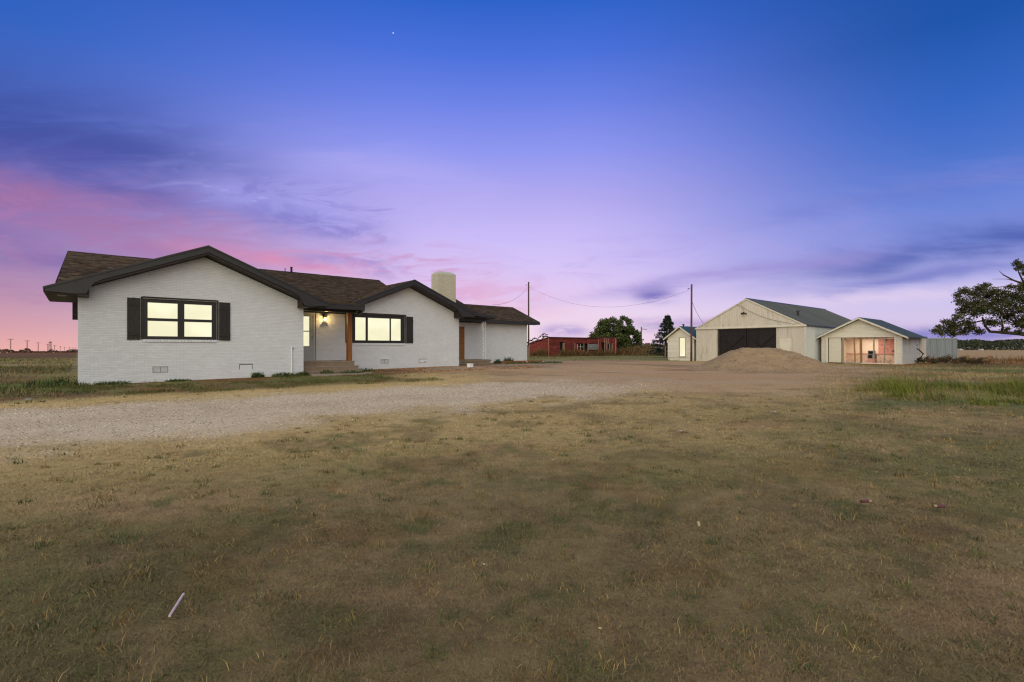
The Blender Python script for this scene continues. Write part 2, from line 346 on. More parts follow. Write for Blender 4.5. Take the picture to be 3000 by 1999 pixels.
# ------------------------------------------------------------------ the lie of the land
OX, OY = -13.98, 16.30                       # front left corner of the house
D1 = (0.7592, 0.6508); D2 = (-0.6508, 0.7592)  # along the house front / away from the yard
ROT = math.atan2(D1[1], D1[0])
def to_ab(X, Y): return (X-OX)*D1[0]+(Y-OY)*D1[1], (X-OX)*D2[0]+(Y-OY)*D2[1]
def from_ab(a, b): return OX+a*D1[0]+b*D2[0], OY+a*D1[1]+b*D2[1]
def gz_(X, Y):
    X = np.asarray(X, float); Y = np.asarray(Y, float)
    a, b = to_ab(X, Y)
    z = 0.20*np.clip((a+1)/16, 0, 1)*ss(b, -7, -0.3)*ss(a, 36, 26)*ss(b, 18, 11)
    d = np.hypot(X, Y)
    wl = ss(X/np.maximum(np.abs(Y), 1), 0.3, -0.3)*ss(Y, -50, 50)
    z = z-0.0067*np.maximum(0, d-180)*wl
    near = ss(d, 30, 12)
    z = z+near*ss(b, -1.0, -4)*(fbm(X/1.3, Y/1.3, 5, 3)-0.5)*0.05
    return z
def gz1(X, Y): return float(gz_(np.array([X]), np.array([Y]))[0])

C = {k: np.array(lin(*v)) for k, v in dict(straw=(158,140,94), tan=(139,122,86), olive=(107,104,63), green=(76,92,50), dkgreen=(70,88,56), dark=(84,73,53),
     gravel=(186,170,146), gravel2=(162,144,118), pale=(180,157,108), dirt=(160,132,100), soil=(86,58,42), red=(118,72,44), field=(158,128,98), rust=(136,88,44), brown=(92,72,52), lgreen=(92,100,48)).items()}
def mixc(c, k, w): return c*(1-w[..., None])+C[k]*w[..., None]
def masks(X, Y):
    a, b = to_ab(X, Y)
    jag = (fbm(X/0.9, Y/0.9, 21, 5)-0.5)
    drive = ss(b+jag*3.2, -13.9, -11.6)*ss(b+jag*2.4, -6.6, -8.6)*ss(a+jag*5, 17, 9)
    yard = ss(b+jag*3-0.10*(a-20), -17.5, -12.5)*ss(a+jag*5, 9, 16)*ss(a, 44, 34)*ss(b+jag*2+np.maximum(0, a-24)*-0.5, 6.0, 0.5+0*a)
    yard = np.maximum(yard, ss(a+jag*4, 24, 29)*ss(a, 44, 37)*ss(b+jag*2, 15, 9)*ss(b, -14, -9))
    soil = ss(a+jag*2, 9.0, 10.5)*ss(a, 27, 23)*ss(b+jag*1.6, -3.2, -1.4)*ss(b, 6, 5)
    weed = ss(b+jag*2.0, -6.6, -4.8)*ss(b, 1.5, 0.5)*ss(a, 10.5, 8.5)
    return a, b, drive, yard, soil, weed
def ground_col(X, Y):
    a, b, drive, yard, soil, weed = masks(X, Y)
    d = np.hypot(X, Y)
    n1 = fbm(X/2.6, Y/2.6, 1, 4); n2 = fbm(X/0.75+7, Y/0.75, 2, 4); n3 = fbm(X/6.5, Y/6.5+3, 3, 3); n4 = fbm(X/0.28, Y/0.28, 4, 4); n1 = n1+0.40*(n4-.5); n2 = n2+0.34*(fbm(X/0.16, Y/0.16, 14, 3)-.5); n3 = n3+0.30*(n4-.5)
    c = np.broadcast_to(C['tan'], X.shape+(3,)).copy()
    c = mixc(c, 'straw', ss(n2, 0.45, 0.7)*0.6*ss(d, 3, 11))  # straw fades in with camera distance, part of the painted mid-lawn brightness
    c = mixc(c, 'olive', ss(n1+0.35*(n4-0.5), 0.40, 0.60)*0.75)
    c = mixc(c, 'dkgreen', ss(n3*0.5+n2*0.5+0.06*ss(X, 0, 12), 0.54, 0.66)*0.50)
    c = mixc(c, 'dark', ss(n2, 0.46, 0.28)*0.32)
    c = mixc(c, 'dirt', ss(fbm(X/3.1+5, Y/1.6, 8, 4), 0.62, 0.74)*0.6)
    c = mixc(c, 'soil', 0.32*ss(fbm(X/0.55+3, Y/0.55, 16, 5), 0.60, 0.72)*ss(d, 12, 5))
    c = mixc(c, 'green', 0.7*ss(fbm(X/0.35+9, Y/0.35, 17, 4)*0.6+n3*0.4, 0.58, 0.68)*ss(d, 14, 6))
    c = mixc(c, 'rust', ss(fbm(X/0.9+15, Y/0.9, 18, 4), 0.60, 0.74)*0.20)
    c = mixc(c, 'dark', (0.25+0.3*n1)*ss(d, 6.5, 2.0)); c = mixc(c, 'pale', ss(d+1.5*(n1-.5), 3.6, 8.5)*(0.45+0.45*ss(n3, 0.35, 0.6))*ss(X/np.maximum(Y, 1), 0.85, 0.45)*(1-0.5*ss(n2, 0.5, 0.36)))  # near lawn darkened, mid-distance paled: light falloff painted into the ground colour
    c = mixc(c, 'pale', 0.5*ss(b, -18, -14)*ss(b, -4, -6)*ss(a, 24, 14)*ss(a, -14, -4)*ss(n2, 0.30, 0.5))  # pool of light round the drive, painted in as paler grass
    # verge along the house, weeds and red soil
    c = mixc(c, 'brown', weed*0.8)
    c = mixc(c, 'olive', weed*ss(n2, 0.42, 0.55)*0.8)
    c = mixc(c, 'green', weed*ss(n1, 0.50, 0.62)*0.7*ss(b, -5, -1.5))
    c = mixc(c, 'red', weed*ss(b, -2.0, -0.5)*ss(a, 2.6, 3.6)*ss(a, 6.0, 5.2)*0.75)
    c = mixc(c, 'red', weed*ss(fbm(X/0.8, Y/0.8, 31, 3), 0.55, 0.65)*0.35)
    c = mixc(c, 'soil', soil*0.9)
    c = mixc(c, 'straw', soil*ss(n4, 0.58, 0.75)*ss(b, 0.2, -1.4)*0.5)
    c = mixc(c, 'pale', ss(b, -8.6, -7.4)*ss(b, -4.6, -5.8)*ss(a, 16, 10)*0.6)
    # fields to the left and behind
    lf = ss(a, 0.6, -0.6)*ss(Y, 12.2, 13.4)
    s1 = fbm(X/9, Y/2.2, 41, 5); s2 = fbm(X/18+3, Y/2.6, 42, 4); Yw = Y*(1+0.34*(s1-.5))
    c = mixc(c, 'dark', lf*0.75); c = mixc(c, 'olive', lf*ss(n2, 0.42, 0.6)*0.7)
    c = mixc(c, 'green', lf*ss(Yw, 14.0, 14.8)*ss(Yw, 18.2, 16.6)*0.85); c = mixc(c, 'lgreen', lf*ss(Yw, 14.2, 15)*ss(Yw, 18, 16.6)*ss(n1, .45, .6)*0.7)
    c = mixc(c, 'soil', lf*ss(Yw, 16.8, 18.4)*ss(Yw, 27.5, 25)*0.55); c = mixc(c, 'tan', lf*ss(Yw, 17, 18.4)*ss(Yw, 27.5, 25)*ss(fbm(X/2.2, Y/1.2, 45, 4), .46, .6)*0.6); c = mixc(c, 'olive', lf*ss(Yw, 17, 18.4)*ss(Yw, 27.5, 25)*ss(fbm(X/3+5, Y/1.5, 46, 4), .48, .6)*0.7)
    c = mixc(c, 'lgreen', lf*ss(Yw, 25.5, 28)*ss(Yw, 36, 32)*0.75); c = mixc(c, 'dark', lf*ss(Yw, 25.5, 28)*ss(Yw, 40, 34)*ss(s2, .5, .6)*0.8)
    c = mixc(c, 'tan', lf*ss(Yw, 32, 36)*ss(Yw, 62, 52)*0.85); c = mixc(c, 'lgreen', lf*ss(Yw, 38, 42)*ss(Yw, 66, 56)*ss(s2, .46, .58)*0.8)
    c = mixc(c, 'brown', lf*ss(Yw, 52, 66)*0.9); c = mixc(c, 'dark', lf*ss(Yw, 60, 80)*ss(s2, .46, .6)*0.6); c = mixc(c, 'red', lf*ss(Yw, 70, 110)*0.55)
    c = mixc(c, 'dark', ss(d, 330, 480)*ss(X, 40, -40)*0.6)
    # right hand: rough grass, rusty weeds, then the crop field
    rg = ss(X/np.maximum(Y, 1), 0.62, 0.72)*ss(Y, 8, 12)
    c = mixc(c, 'olive', rg*ss(n1, 0.35, 0.6)*0.5); c = mixc(c, 'dkgreen', rg*ss(fbm(X/3, Y/1.4, 51, 4), 0.50, 0.62)*0.6)
    c = mixc(c, 'soil', rg*ss(fbm(X/2.4+8, Y/1.2, 52, 4), 0.56, 0.66)*0.4)
    c = mixc(c, 'rust', rg*ss(Y, 33, 38)*ss(Y, 62, 52)*ss(fbm(X/6, Y/3, 53, 4), 0.34, 0.55)*0.9)
    c = mixc(c, 'olive', ss(Y, 44, 50)*ss(X/np.maximum(Y, 1), 0.55, 0.4)*ss(a, -2, 8)*0.75)
    c = mixc(c, 'green', ss(Y, 44, 50)*ss(X/np.maximum(Y, 1), 0.55, 0.4)*ss(a, -2, 8)*ss(s2, 0.45, 0.6)*0.5)
    fld = field_mask(X, Y); c = mixc(c, 'field', fld*0.95); c = mixc(c, 'straw', fld*0.35)
    c = mixc(c, 'tan', fld*ss(fbm(X/30, Y/6, 55, 4), 0.5, 0.65)*0.5)
    c = mixc(c, 'dirt', yard*0.92)
    c = mixc(c, 'gravel2', yard*ss(fbm(X/4, Y/2, 61, 4), 0.5, 0.66)*0.5)
    c = mixc(c, 'brown', yard*ss(fbm(X/5, Y/1.3, 62, 4), 0.56, 0.68)*0.45)
    rut = ss(np.abs(b+10.3+0.5*(fbm(a/5, a*0, 71, 2)-0.5)), 0.25, 1.0)
    c = mixc(c, 'gravel', drive*0.92)
    c = mixc(c, 'gravel2', drive*(1-rut)*0.35+drive*ss(fbm(X/1.6, Y/1.0, 72, 4), 0.52, 0.68)*0.45)
    return np.clip(c, 0.004, 0.9)
def field_mask(X, Y):
    return ss(Y+(fbm(X/7, Y/7, 57, 3)-0.5)*8, 54, 60)*ss(X/np.maximum(Y, 1), 0.70, 0.78)

# polar ground sheet: fine near the yard, reaching the horizon
ang = np.concatenate([np.radians(np.arange(-80, 80.01, 0.36)), np.radians(np.arange(84, 280, 4.))])
rad = 0.35*(4200/0.35)**(np.arange(0, 381)/380)
A, R = np.meshgrid(ang, rad, indexing='ij')
GX = R*np.sin(A); GY = R*np.cos(A)
GZ = gz_(GX, GY)
na, nr = A.shape
V = np.stack([GX, GY, GZ], -1).reshape(-1, 3)
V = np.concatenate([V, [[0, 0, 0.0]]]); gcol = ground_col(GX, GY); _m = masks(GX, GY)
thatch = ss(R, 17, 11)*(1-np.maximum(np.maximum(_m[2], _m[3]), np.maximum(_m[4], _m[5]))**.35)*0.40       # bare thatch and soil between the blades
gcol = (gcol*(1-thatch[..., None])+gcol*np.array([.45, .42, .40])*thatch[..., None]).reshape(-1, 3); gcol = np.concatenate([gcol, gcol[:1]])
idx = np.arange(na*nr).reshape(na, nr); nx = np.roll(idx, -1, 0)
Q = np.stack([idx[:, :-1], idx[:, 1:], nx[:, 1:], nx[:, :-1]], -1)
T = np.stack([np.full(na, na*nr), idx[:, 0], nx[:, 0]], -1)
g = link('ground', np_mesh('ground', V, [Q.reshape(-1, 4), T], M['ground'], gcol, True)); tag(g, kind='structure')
# the drive, the yard and the field: sheets of the same cells, lifted a little
qc = lambda Z: 0.25*(Z+np.roll(Z, -1, 0))[:, :-1]+0.25*(Z+np.roll(Z, -1, 0))[:, 1:]
_, _, dm, ym, sm, wm = masks(GX, GY)
def sheet(name, mask, lift, m):
    sel = (qc(mask) > 0.5) & (qc(GY) > -8)
    q = Q[sel]; u, inv = np.unique(q, return_inverse=True)
    v = V[u].copy(); v[:, 2] += np.where(np.bincount(inv.ravel(), minlength=len(u)) < 4, -0.004, lift)      # the rim dips into the ground
    tag(link(name, np_mesh(name, v, [inv.reshape(q.shape)], m, gcol[u], True)), kind='structure')
sheet('dirt_yard', ym*(dm < 0.5), 0.004, M['ground'])
sheet('gravel_drive', dm, 0.008, M['gravel'])
sheet('bare_soil', sm, 0.006, M['ground'])
sheet('crop_field', field_mask(GX, GY)*(GY < 330), 0.010, M['ground'])

# ------------------------------------------------------------------ grass
def blades(name, X, Y, hgt, wid, lean, col, label=None, m=None, sink=0.005, wind=None):
    n = len(X); z = gz_(X, Y)-sink
    th = rng.uniform(0, 2*np.pi, n); ld = rng.uniform(0, 2*np.pi, n) if wind is None else rng.normal(wind, 0.9, n)
    wx = np.cos(th)*wid/2; wy = np.sin(th)*wid/2
    lx = np.cos(ld); ly = np.sin(ld)
    s1 = np.sin(lean*0.6); c1 = np.cos(lean*0.6); s2 = np.sin(np.minimum(lean*1.35, 1.75)); c2 = np.cos(np.minimum(lean*1.35, 1.75))
    h1 = hgt*0.5
    mx = X+lx*s1*h1; my = Y+ly*s1*h1; mz = z+c1*h1
    tx = mx+lx*s2*h1; ty = my+ly*s2*h1; tz = np.maximum(mz+c2*h1, z+0.008)
    P = np.empty((n, 5, 3), np.float32)
    P[:, 0] = np.stack([X-wx, Y-wy, z], -1); P[:, 1] = np.stack([X+wx, Y+wy, z], -1)
    P[:, 2] = np.stack([mx+wx*.8, my+wy*.8, mz], -1); P[:, 3] = np.stack([mx-wx*.8, my-wy*.8, mz], -1); P[:, 4] = np.stack([tx, ty, tz], -1)
    i = np.arange(n)[:, None]*5
    cc = np.repeat(col[:, None, :], 5, 1)
    me = np_mesh(name, P.reshape(-1, 3), [i+np.array([[0, 1, 2, 3]]), i+np.array([[3, 2, 4]])], m or M['grass'], cc.reshape(-1, 3))
    return tag(link(name, me), label, None, None, 'stuff')
def lawn(name, N, r0, r1, pw, hs, ws, ln, label):
    r = r0*(r1/r0)**(rng.uniform(0, 1, N)**pw); t = rng.uniform(-1.0, 1.0, N)
    X = r*np.sin(t); Y = r*np.cos(t)-0.25
    a, b, dm_, ym_, sm_, wm_ = masks(X, Y)
    keep = (rng.uniform(0, 1, N) > np.maximum(dm_*1.0, ym_*0.97)) & (b < -0.02) & (rng.uniform(0, 1, N) > sm_*0.95) & (rng.uniform(0, 1, N) < 0.30+1.3*fbm(X/0.25, Y/0.25, 81, 3))
    X, Y, r = X[keep], Y[keep], r[keep]; n = len(X)
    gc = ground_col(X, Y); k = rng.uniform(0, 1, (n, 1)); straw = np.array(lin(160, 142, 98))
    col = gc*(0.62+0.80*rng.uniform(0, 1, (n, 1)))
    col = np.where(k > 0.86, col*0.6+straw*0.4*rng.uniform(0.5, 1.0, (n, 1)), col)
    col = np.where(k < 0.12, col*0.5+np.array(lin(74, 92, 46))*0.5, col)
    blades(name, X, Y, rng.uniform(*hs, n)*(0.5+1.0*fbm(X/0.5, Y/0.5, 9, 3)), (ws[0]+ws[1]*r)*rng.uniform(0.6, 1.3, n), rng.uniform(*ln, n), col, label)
lawn('near_lawn_grass', 400000, 1.35, 6.6, 0.72, (0.012, 0.042), (0.0008, 0.00055), (0.8, 1.6), 'matted dry brown and olive mown grass in the foreground')
lawn('lawn_grass', 170000, 6.3, 24, 0.85, (0.016, 0.046), (0.0019, 0.0009), (0.6, 1.5), 'short dry brown and olive mown grass before the house and sheds')
nt2 = 1500; tr = 1.7*(16/1.7)**rng.uniform(0, 1, nt2); ta = rng.uniform(-.95, .95, nt2); ti = rng.integers(0, nt2, 30000)
X = (tr*np.sin(ta))[ti]+rng.normal(size=30000)*(.025+.02*rng.uniform(0, 1, nt2))[ti]; Y = (tr*np.cos(ta))[ti]+rng.normal(size=30000)*.03
_, b, dm_, ym_, _, _ = masks(X, Y); kp = (np.maximum(dm_, ym_) < .3) & (b < -.3); X, Y, ti = X[kp], Y[kp], ti[kp]; n = len(X)
tc_ = np.array([lin(92, 98, 52), lin(150, 128, 82), lin(72, 86, 46), lin(128, 104, 66)])[rng.integers(0, 4, nt2)]*rng.uniform(.7, 1.15, (nt2, 1))
blades('grass_tufts', X, Y, rng.uniform(.02, .085, n)*rng.uniform(.5, 1.1, nt2)[ti], (.0014+.0007*tr[ti])*rng.uniform(.7, 1.3, n), rng.uniform(.3, 1.3, n), tc_[ti]*rng.uniform(.7, 1.2, (n, 1)), 'small scattered tufts of longer grass in the lawn')
# longer weeds along the foot of the house
def patch(n, fn):
    q = np.array([fn() for _ in range(n)]); return q[:, 0], q[:, 1]
def ab_pts(n, a0, a1, b0, b1):
    a = rng.uniform(a0, a1, n); b = rng.uniform(b0, b1, n); X, Y = from_ab(a, b); return X, Y, a, b
X, Y, a, b = ab_pts(52000, -7, 10.5, -5.6, -0.03)
den = fbm(X/0.7, Y/0.7, 91, 4)*0.9+0.25*ss(b, -1.2, -0.1)*ss(fbm(X/1.5, Y/1.5, 92, 3), 0.4, 0.6)-0.35*ss(a, 2.4, 3.2)*ss(a, 6.1, 5.4)*ss(b, -2.2, -0.6)
kp = (rng.uniform(0.40, 0.62, len(X)) < den) & ~((a > 7) & (b > -0.5)); X, Y, b, a = X[kp], Y[kp], b[kp], a[kp]; n = len(X)
gsel = rng.uniform(0, 1, (n, 1))
col = np.where(gsel < 0.5, np.array(lin(84, 88, 44)), np.where(gsel < 0.8, np.array(lin(66, 82, 38)), np.array(lin(112, 88, 56))))*rng.uniform(0.6, 1.25, (n, 1))
blades('verge_weeds', X, Y, rng.uniform(0.03, 0.11, n)*(1+0.8*ss(b, -0.9, -0.2)), rng.uniform(0.006, 0.018, n), rng.uniform(0.2, 1.1, n), col, 'low green and brown weeds along the foot of the brick wall')
# rough weeds in the field left of the house
N = 60000
Yq = 12.5+50*rng.uniform(0, 1, N)**1.6; Xq = -Yq*rng.uniform(.74, 1.3, N)
a, b = to_ab(Xq, Yq); kp = (a < -0.3) & (rng.uniform(0, 1, N) < ss(fbm(Xq/3.2, Yq/1.6, 47, 4), .40, .60)*.9+.06); X, Y = Xq[kp], Yq[kp]; n = len(X)
col = ground_col(X, Y)*rng.uniform(.7, 1.6, (n, 1)); pk = rng.uniform(0, 1, (n, 1))
col = np.where(pk < .25, np.array(lin(88, 92, 50))*rng.uniform(.6, 1.2, (n, 1)), np.where(pk > .85, np.array(lin(150, 124, 86))*rng.uniform(.6, 1.1, (n, 1)), col))
blades('field_weeds', X, Y, rng.uniform(.05, .24, n)*(.3+1.2*fbm(X/2, Y/2, 48, 3)), rng.uniform(.008, .02, n)*(.6+Y/25), rng.uniform(.2, 1.2, n), col, 'rough brown and green weeds in the field left of the house')
# tall green grass on the right
N = 120000
nt_ = 700; tu = rng.uniform(0.56, 1.30, nt_); tY = 10.4+6.2*rng.uniform(0, 1, nt_)**1.25; ti = rng.integers(0, nt_, N)
Xq = (tu*tY)[ti]+rng.normal(size=N)*.17; Yq = tY[ti]+rng.normal(size=N)*.17; u = Xq/Yq; thh = (0.30+0.75*rng.uniform(0, 1, nt_)**1.5)[ti]
edge = 11.0+1.8*(fbm(Xq/2, Yq*0, 95, 3)-0.5)*2+np.maximum(0, 0.84-u)*12
edge = edge+1.4*(fbm(Xq/0.7, Yq*0+2, 94, 3)-.5)
dn = ss(Yq, edge-.5, edge+1.4)*ss(Yq, edge+4.6, edge+2.2)*ss(u, 0.66, 0.78)*(0.05+1.6*ss(fbm(Xq/1.3, Yq/1.0, 96, 4), 0.43, 0.60))
kp = rng.uniform(0, 1, N) < dn; X, Y = Xq[kp], Yq[kp]; n = len(X); thh = thh[kp]; edge_k = edge[kp]; tcol = rng.uniform(.7, 1.2, nt_)[ti][kp][:, None]; tdry = (rng.uniform(0, 1, nt_)[ti][kp][:, None])
gsel = rng.uniform(0, 1, (n, 1)); yy = fbm(X/1.4, Y/1.4, 97, 3)[:, None]
col = (np.array(lin(74, 92, 34))*(1-yy)+np.array(lin(124, 132, 52))*yy)*rng.uniform(0.65, 1.2, (n, 1))
col = col*tcol; col = np.where((gsel > 0.92) | ((tdry > .75) & (gsel > .4)), np.array(lin(150, 132, 88))*rng.uniform(0.6, 1.1, (n, 1)), col)
blades('tall_green_grass', X, Y, rng.uniform(0.20, 0.62, n)*thh*(0.45+0.55*ss(Y, edge_k, edge_k+1.6)), rng.uniform(0.005, 0.012, n), rng.uniform(0.15, 1.05, n), col, 'tall bright green grass growing wild at the right edge', wind=2.9)
# rough bleached grass behind it
N = 70000
u = rng.uniform(0.55, 1.35, N); Yq = rng.uniform(9, 36, N); Xq = u*Yq
ym2 = masks(Xq, Yq)[3]
kp = (rng.uniform(0, 1, N) < ss(u, 0.55, 0.75)*(0.15+1.1*ss(fbm(Xq/2, Yq/1.4, 99, 4), 0.40, 0.60))) & (rng.uniform(0, 1, N) > ym2); X, Y = Xq[kp], Yq[kp]
n = len(X); col = ground_col(X, Y)*rng.uniform(0.8, 1.7, (n, 1))
col = np.where(rng.uniform(0, 1, (n, 1)) > 0.8, np.array(lin(140, 116, 84))*rng.uniform(0.6, 1.0, (n, 1)), col)
blades('rough_grass', X, Y, rng.uniform(0.04, 0.20, n)*(0.3+0.7*ss(Y, 10.5, 15)), rng.uniform(0.006, 0.012, n)*(0.6+Y/26), rng.uniform(0.3, 1.3, n), col, 'rough bleached grass around the right hand sheds')
# rust coloured dry weeds: round the red shed and right of the grey container
def dry(name, n, fn, h0, h1, label, cols):
    X, Y = fn(n); n = len(X); k = rng.integers(0, len(cols), n)
    col = np.array([lin(*c) for c in cols])[k]*rng.uniform(0.6, 1.25, (n, 1))
    blades(name, X, Y, rng.uniform(h0, h1, n)*(0.15+1.35*ss(fbm(X/0.8, Y/0.8, 101, 4), 0.30, 0.70)), rng.uniform(0.012, 0.045, n), rng.uniform(0.1, 0.95, n), col*(0.65+0.7*fbm(X/0.6, Y/0.6, 102, 3))[:, None], label)
DR = [(124, 92, 56), (112, 78, 46), (104, 88, 58), (92, 66, 44), (86, 82, 50)]
SHX, SHY = 5.2, 72.0
def shed_grass(n):
    s = rng.uniform(-4.6, 17.5, n); q = rng.uniform(-1.3, -0.12, n)
    s2 = np.where(s < 0, 0, s); q2 = np.where(s < 0, -s, q)      # front, and round the left corner
    X = np.where(s < 0, SHX+D2[0]*(-s)-D1[0]*rng.uniform(0.15, 1.2, n), SHX+D1[0]*s+D2[0]*q)
    Y = np.where(s < 0, SHY+D2[1]*(-s)-D1[1]*rng.uniform(0.15, 1.2, n), SHY+D1[1]*s+D2[1]*q)
    return X, Y
dry('dry_weeds', 12000, shed_grass, 0.2, 1.15, 'rust brown dry weeds along the foot of the red shed', DR)
def right_grass(n):
    X = rng.uniform(17.5, 27, n); Y = rng.uniform(78, 92, n); return X, Y
dry('scrub_grass', 6000, right_grass, 0.25, 1.6, 'tall brown scrub grass between the round tree and the conifer', DR+[(96, 84, 62)])
def cont_grass(n):
    X = rng.uniform(36, 64, n); Y = rng.uniform(38, 56, n); k = (X/Y > 0.80) & (rng.uniform(0, 1, n) < ss(fbm(X/4, Y/2.4, 103, 3), 0.36, 0.56)) & ~((X > 47) & (X < 51.6) & (Y > 56)); return X[k], Y[k]
dry('rusty_weeds', 9000, cont_grass, 0.15, 0.6, 'rust coloured low weeds right of the grey container', [(146, 94, 44), (130, 84, 40), (98, 84, 48), (84, 78, 44)])
def mid_grass(n):
    X = rng.uniform(-2, 34, n); Y = rng.uniform(48, 71, n); k = (X/Y < 0.34) & (to_ab(X, Y)[0] > 27) & (rng.uniform(0, 1, n) < ss(fbm(X/5, Y/2.5, 104, 3), 0.40, 0.60)); return X[k], Y[k]
dry('meadow_grass', 9000, mid_grass, 0.08, 0.26, 'low green and tan grass in front of the red shed', [(92, 88, 50), (84, 84, 46), (120, 104, 68), (100, 92, 56)])

# loose stones on the drive and the pile's skirts
def stones(name, X, Y, size, cols, label, zoff=0.0):
    n = len(X); z = gz_(X, Y)+zoff
    base = np.array([[1, 0, 0], [0.1, 1, 0], [-1, 0.1, 0], [0, -1, 0], [0.1, 0.1, 0.9]])
    P = base[None]*size[:, None, None]*rng.uniform(0.6, 1.3, (n, 5, 1))
    th = rng.uniform(0, 6.28, n); c, s = np.cos(th)[:, None], np.sin(th)[:, None]
    P = np.stack([P[..., 0]*c-P[..., 1]*s+X[:, None], P[..., 0]*s+P[..., 1]*c+Y[:, None], P[..., 2]*0.8+z[:, None]], -1)
    i = np.arange(n)[:, None, None]*5; F = np.array([[0, 1, 4], [1, 2, 4], [2, 3, 4], [3, 0, 4]])[None]
    cc = np.repeat((np.array([lin(*q) for q in cols])[rng.integers(0, len(cols), n)]*rng.uniform(0.6, 1.15, (n, 1)))[:, None], 5, 1)
    return tag(link(name, np_mesh(name, P.reshape(-1, 3), [(i+F).reshape(-1, 3)], M['stone'], cc.reshape(-1, 3))), label, kind='stuff')
N = 70000
a = rng.uniform(-14, 16, N); b = rng.uniform(-14, -6.6, N); X, Y = from_ab(a, b)
kp = (rng.uniform(0, 1, N) < masks(X, Y)[2]*0.95) & (np.hypot(X, Y) < 26); X, Y = X[kp], Y[kp]
stones('gravel', X, Y, rng.uniform(0.004, 0.013, len(X))*(1+np.hypot(X, Y)*0.02), [(204, 188, 164), (176, 160, 138), (156, 138, 116), (222, 210, 190), (122, 106, 88)], 'loose pale limestone gravel on the drive', 0.008)
N = 5000
a = rng.uniform(9.5, 20, N); b = rng.uniform(-2.2, 2.0, N); X, Y = from_ab(a, b)
kp = rng.uniform(0, 1, N) < ss(fbm(X/0.8, Y/0.8, 111, 3), 0.45, 0.6); X, Y = X[kp], Y[kp]
stones('wood_chips', X, Y, rng.uniform(0.012, 0.04, len(X)), [(150, 110, 72), (120, 76, 48), (88, 56, 38), (190, 150, 104)], 'scattered wood chips and stones on the bare soil by the house', 0.006)

# ------------------------------------------------------------------ generic building pieces
def clip_poly(P, S):
    """Sutherland-Hodgman: convex rectangle P clipped by convex polygon S (2-D, ccw)"""
    out = P
    for i in range(len(S)):
        a = S[i]; b = S[(i+1) % len(S)]; inp = out; out = []
        f = lambda p: (b[0]-a[0])*(p[1]-a[1])-(b[1]-a[1])*(p[0]-a[0])
        for k in range(len(inp)):
            p = inp[k]; q = inp[(k+1) % len(inp)]; fp = f(p); fq = f(q)
            if fp >= 0: out.append(p)
            if (fp >= 0) != (fq >= 0):
                t = fp/(fp-fq); out.append((p[0]+(q[0]-p[0])*t, p[1]+(q[1]-p[1])*t))
        if not out: return []
    return out
def shingles(poly, up, parent, singles=0, near=None, name='shingle', row=0.135):
    """overlapping asphalt tabs on a planar convex polygon (3-D points); up = unit vector up the slope"""
    up = Vector(up).normalized(); P = [Vector(p) for p in poly]; o = P[0]
    nrm = (P[1]-P[0]).cross(P[2]-P[0]).normalized()
    if nrm.z < 0: nrm = -nrm
    e = up.cross(nrm).normalized()
    S = [((p-o).dot(e), (p-o).dot(up)) for p in P]
    ar = sum(S[i][0]*S[(i+1) % len(S)][1]-S[(i+1) % len(S)][0]*S[i][1] for i in range(len(S)))
    if ar < 0: S = S[::-1]
    s0 = min(p[0] for p in S); s1 = max(p[0] for p in S); t0 = min(p[1] for p in S); t1 = max(p[1] for p in S)
    tabs = []; t = t0
    while t < t1:
        s = s0-random.random()*0.3
        while s < s1:
            w = random.uniform(0.14, 0.34)
            q = clip_poly([(s, t), (s+w-0.004, t), (s+w-0.004, t+row*1.08), (s, t+row*1.08)], S)
            if len(q) > 2: tabs.append((q, t, random.choice((0.010, 0.016, 0.022))))
            s += w
        t += row
    if near is not None: tabs.sort(key=lambda z: (o+e*z[0][0][0]+up*z[0][0][1]-near).length)
    def geo(mb, q, tb, h):
        top = [o+e*p[0]+up*p[1]+nrm*(0.006+h*(1-0.8*(p[1]-tb)/row)) for p in q]; bot = [o+e*p[0]+up*p[1]+nrm*0.001 for p in q]
        tt = random.random(); mb.poly(top, tt)
        for k in range(len(q)): mb.poly([bot[k], bot[(k+1) % len(q)], top[(k+1) % len(q)], top[k]], tt)
    rest = MB()
    for k, (q, tb, h) in enumerate(tabs):
        if k < singles:
            m = MB(); geo(m, q, tb, h); m.build(name, M['shingle'], parent)
        else: geo(rest, q, tb, h)
    if rest.f: tag(rest.build(name+'s', M['shingle'], parent), kind='stuff')
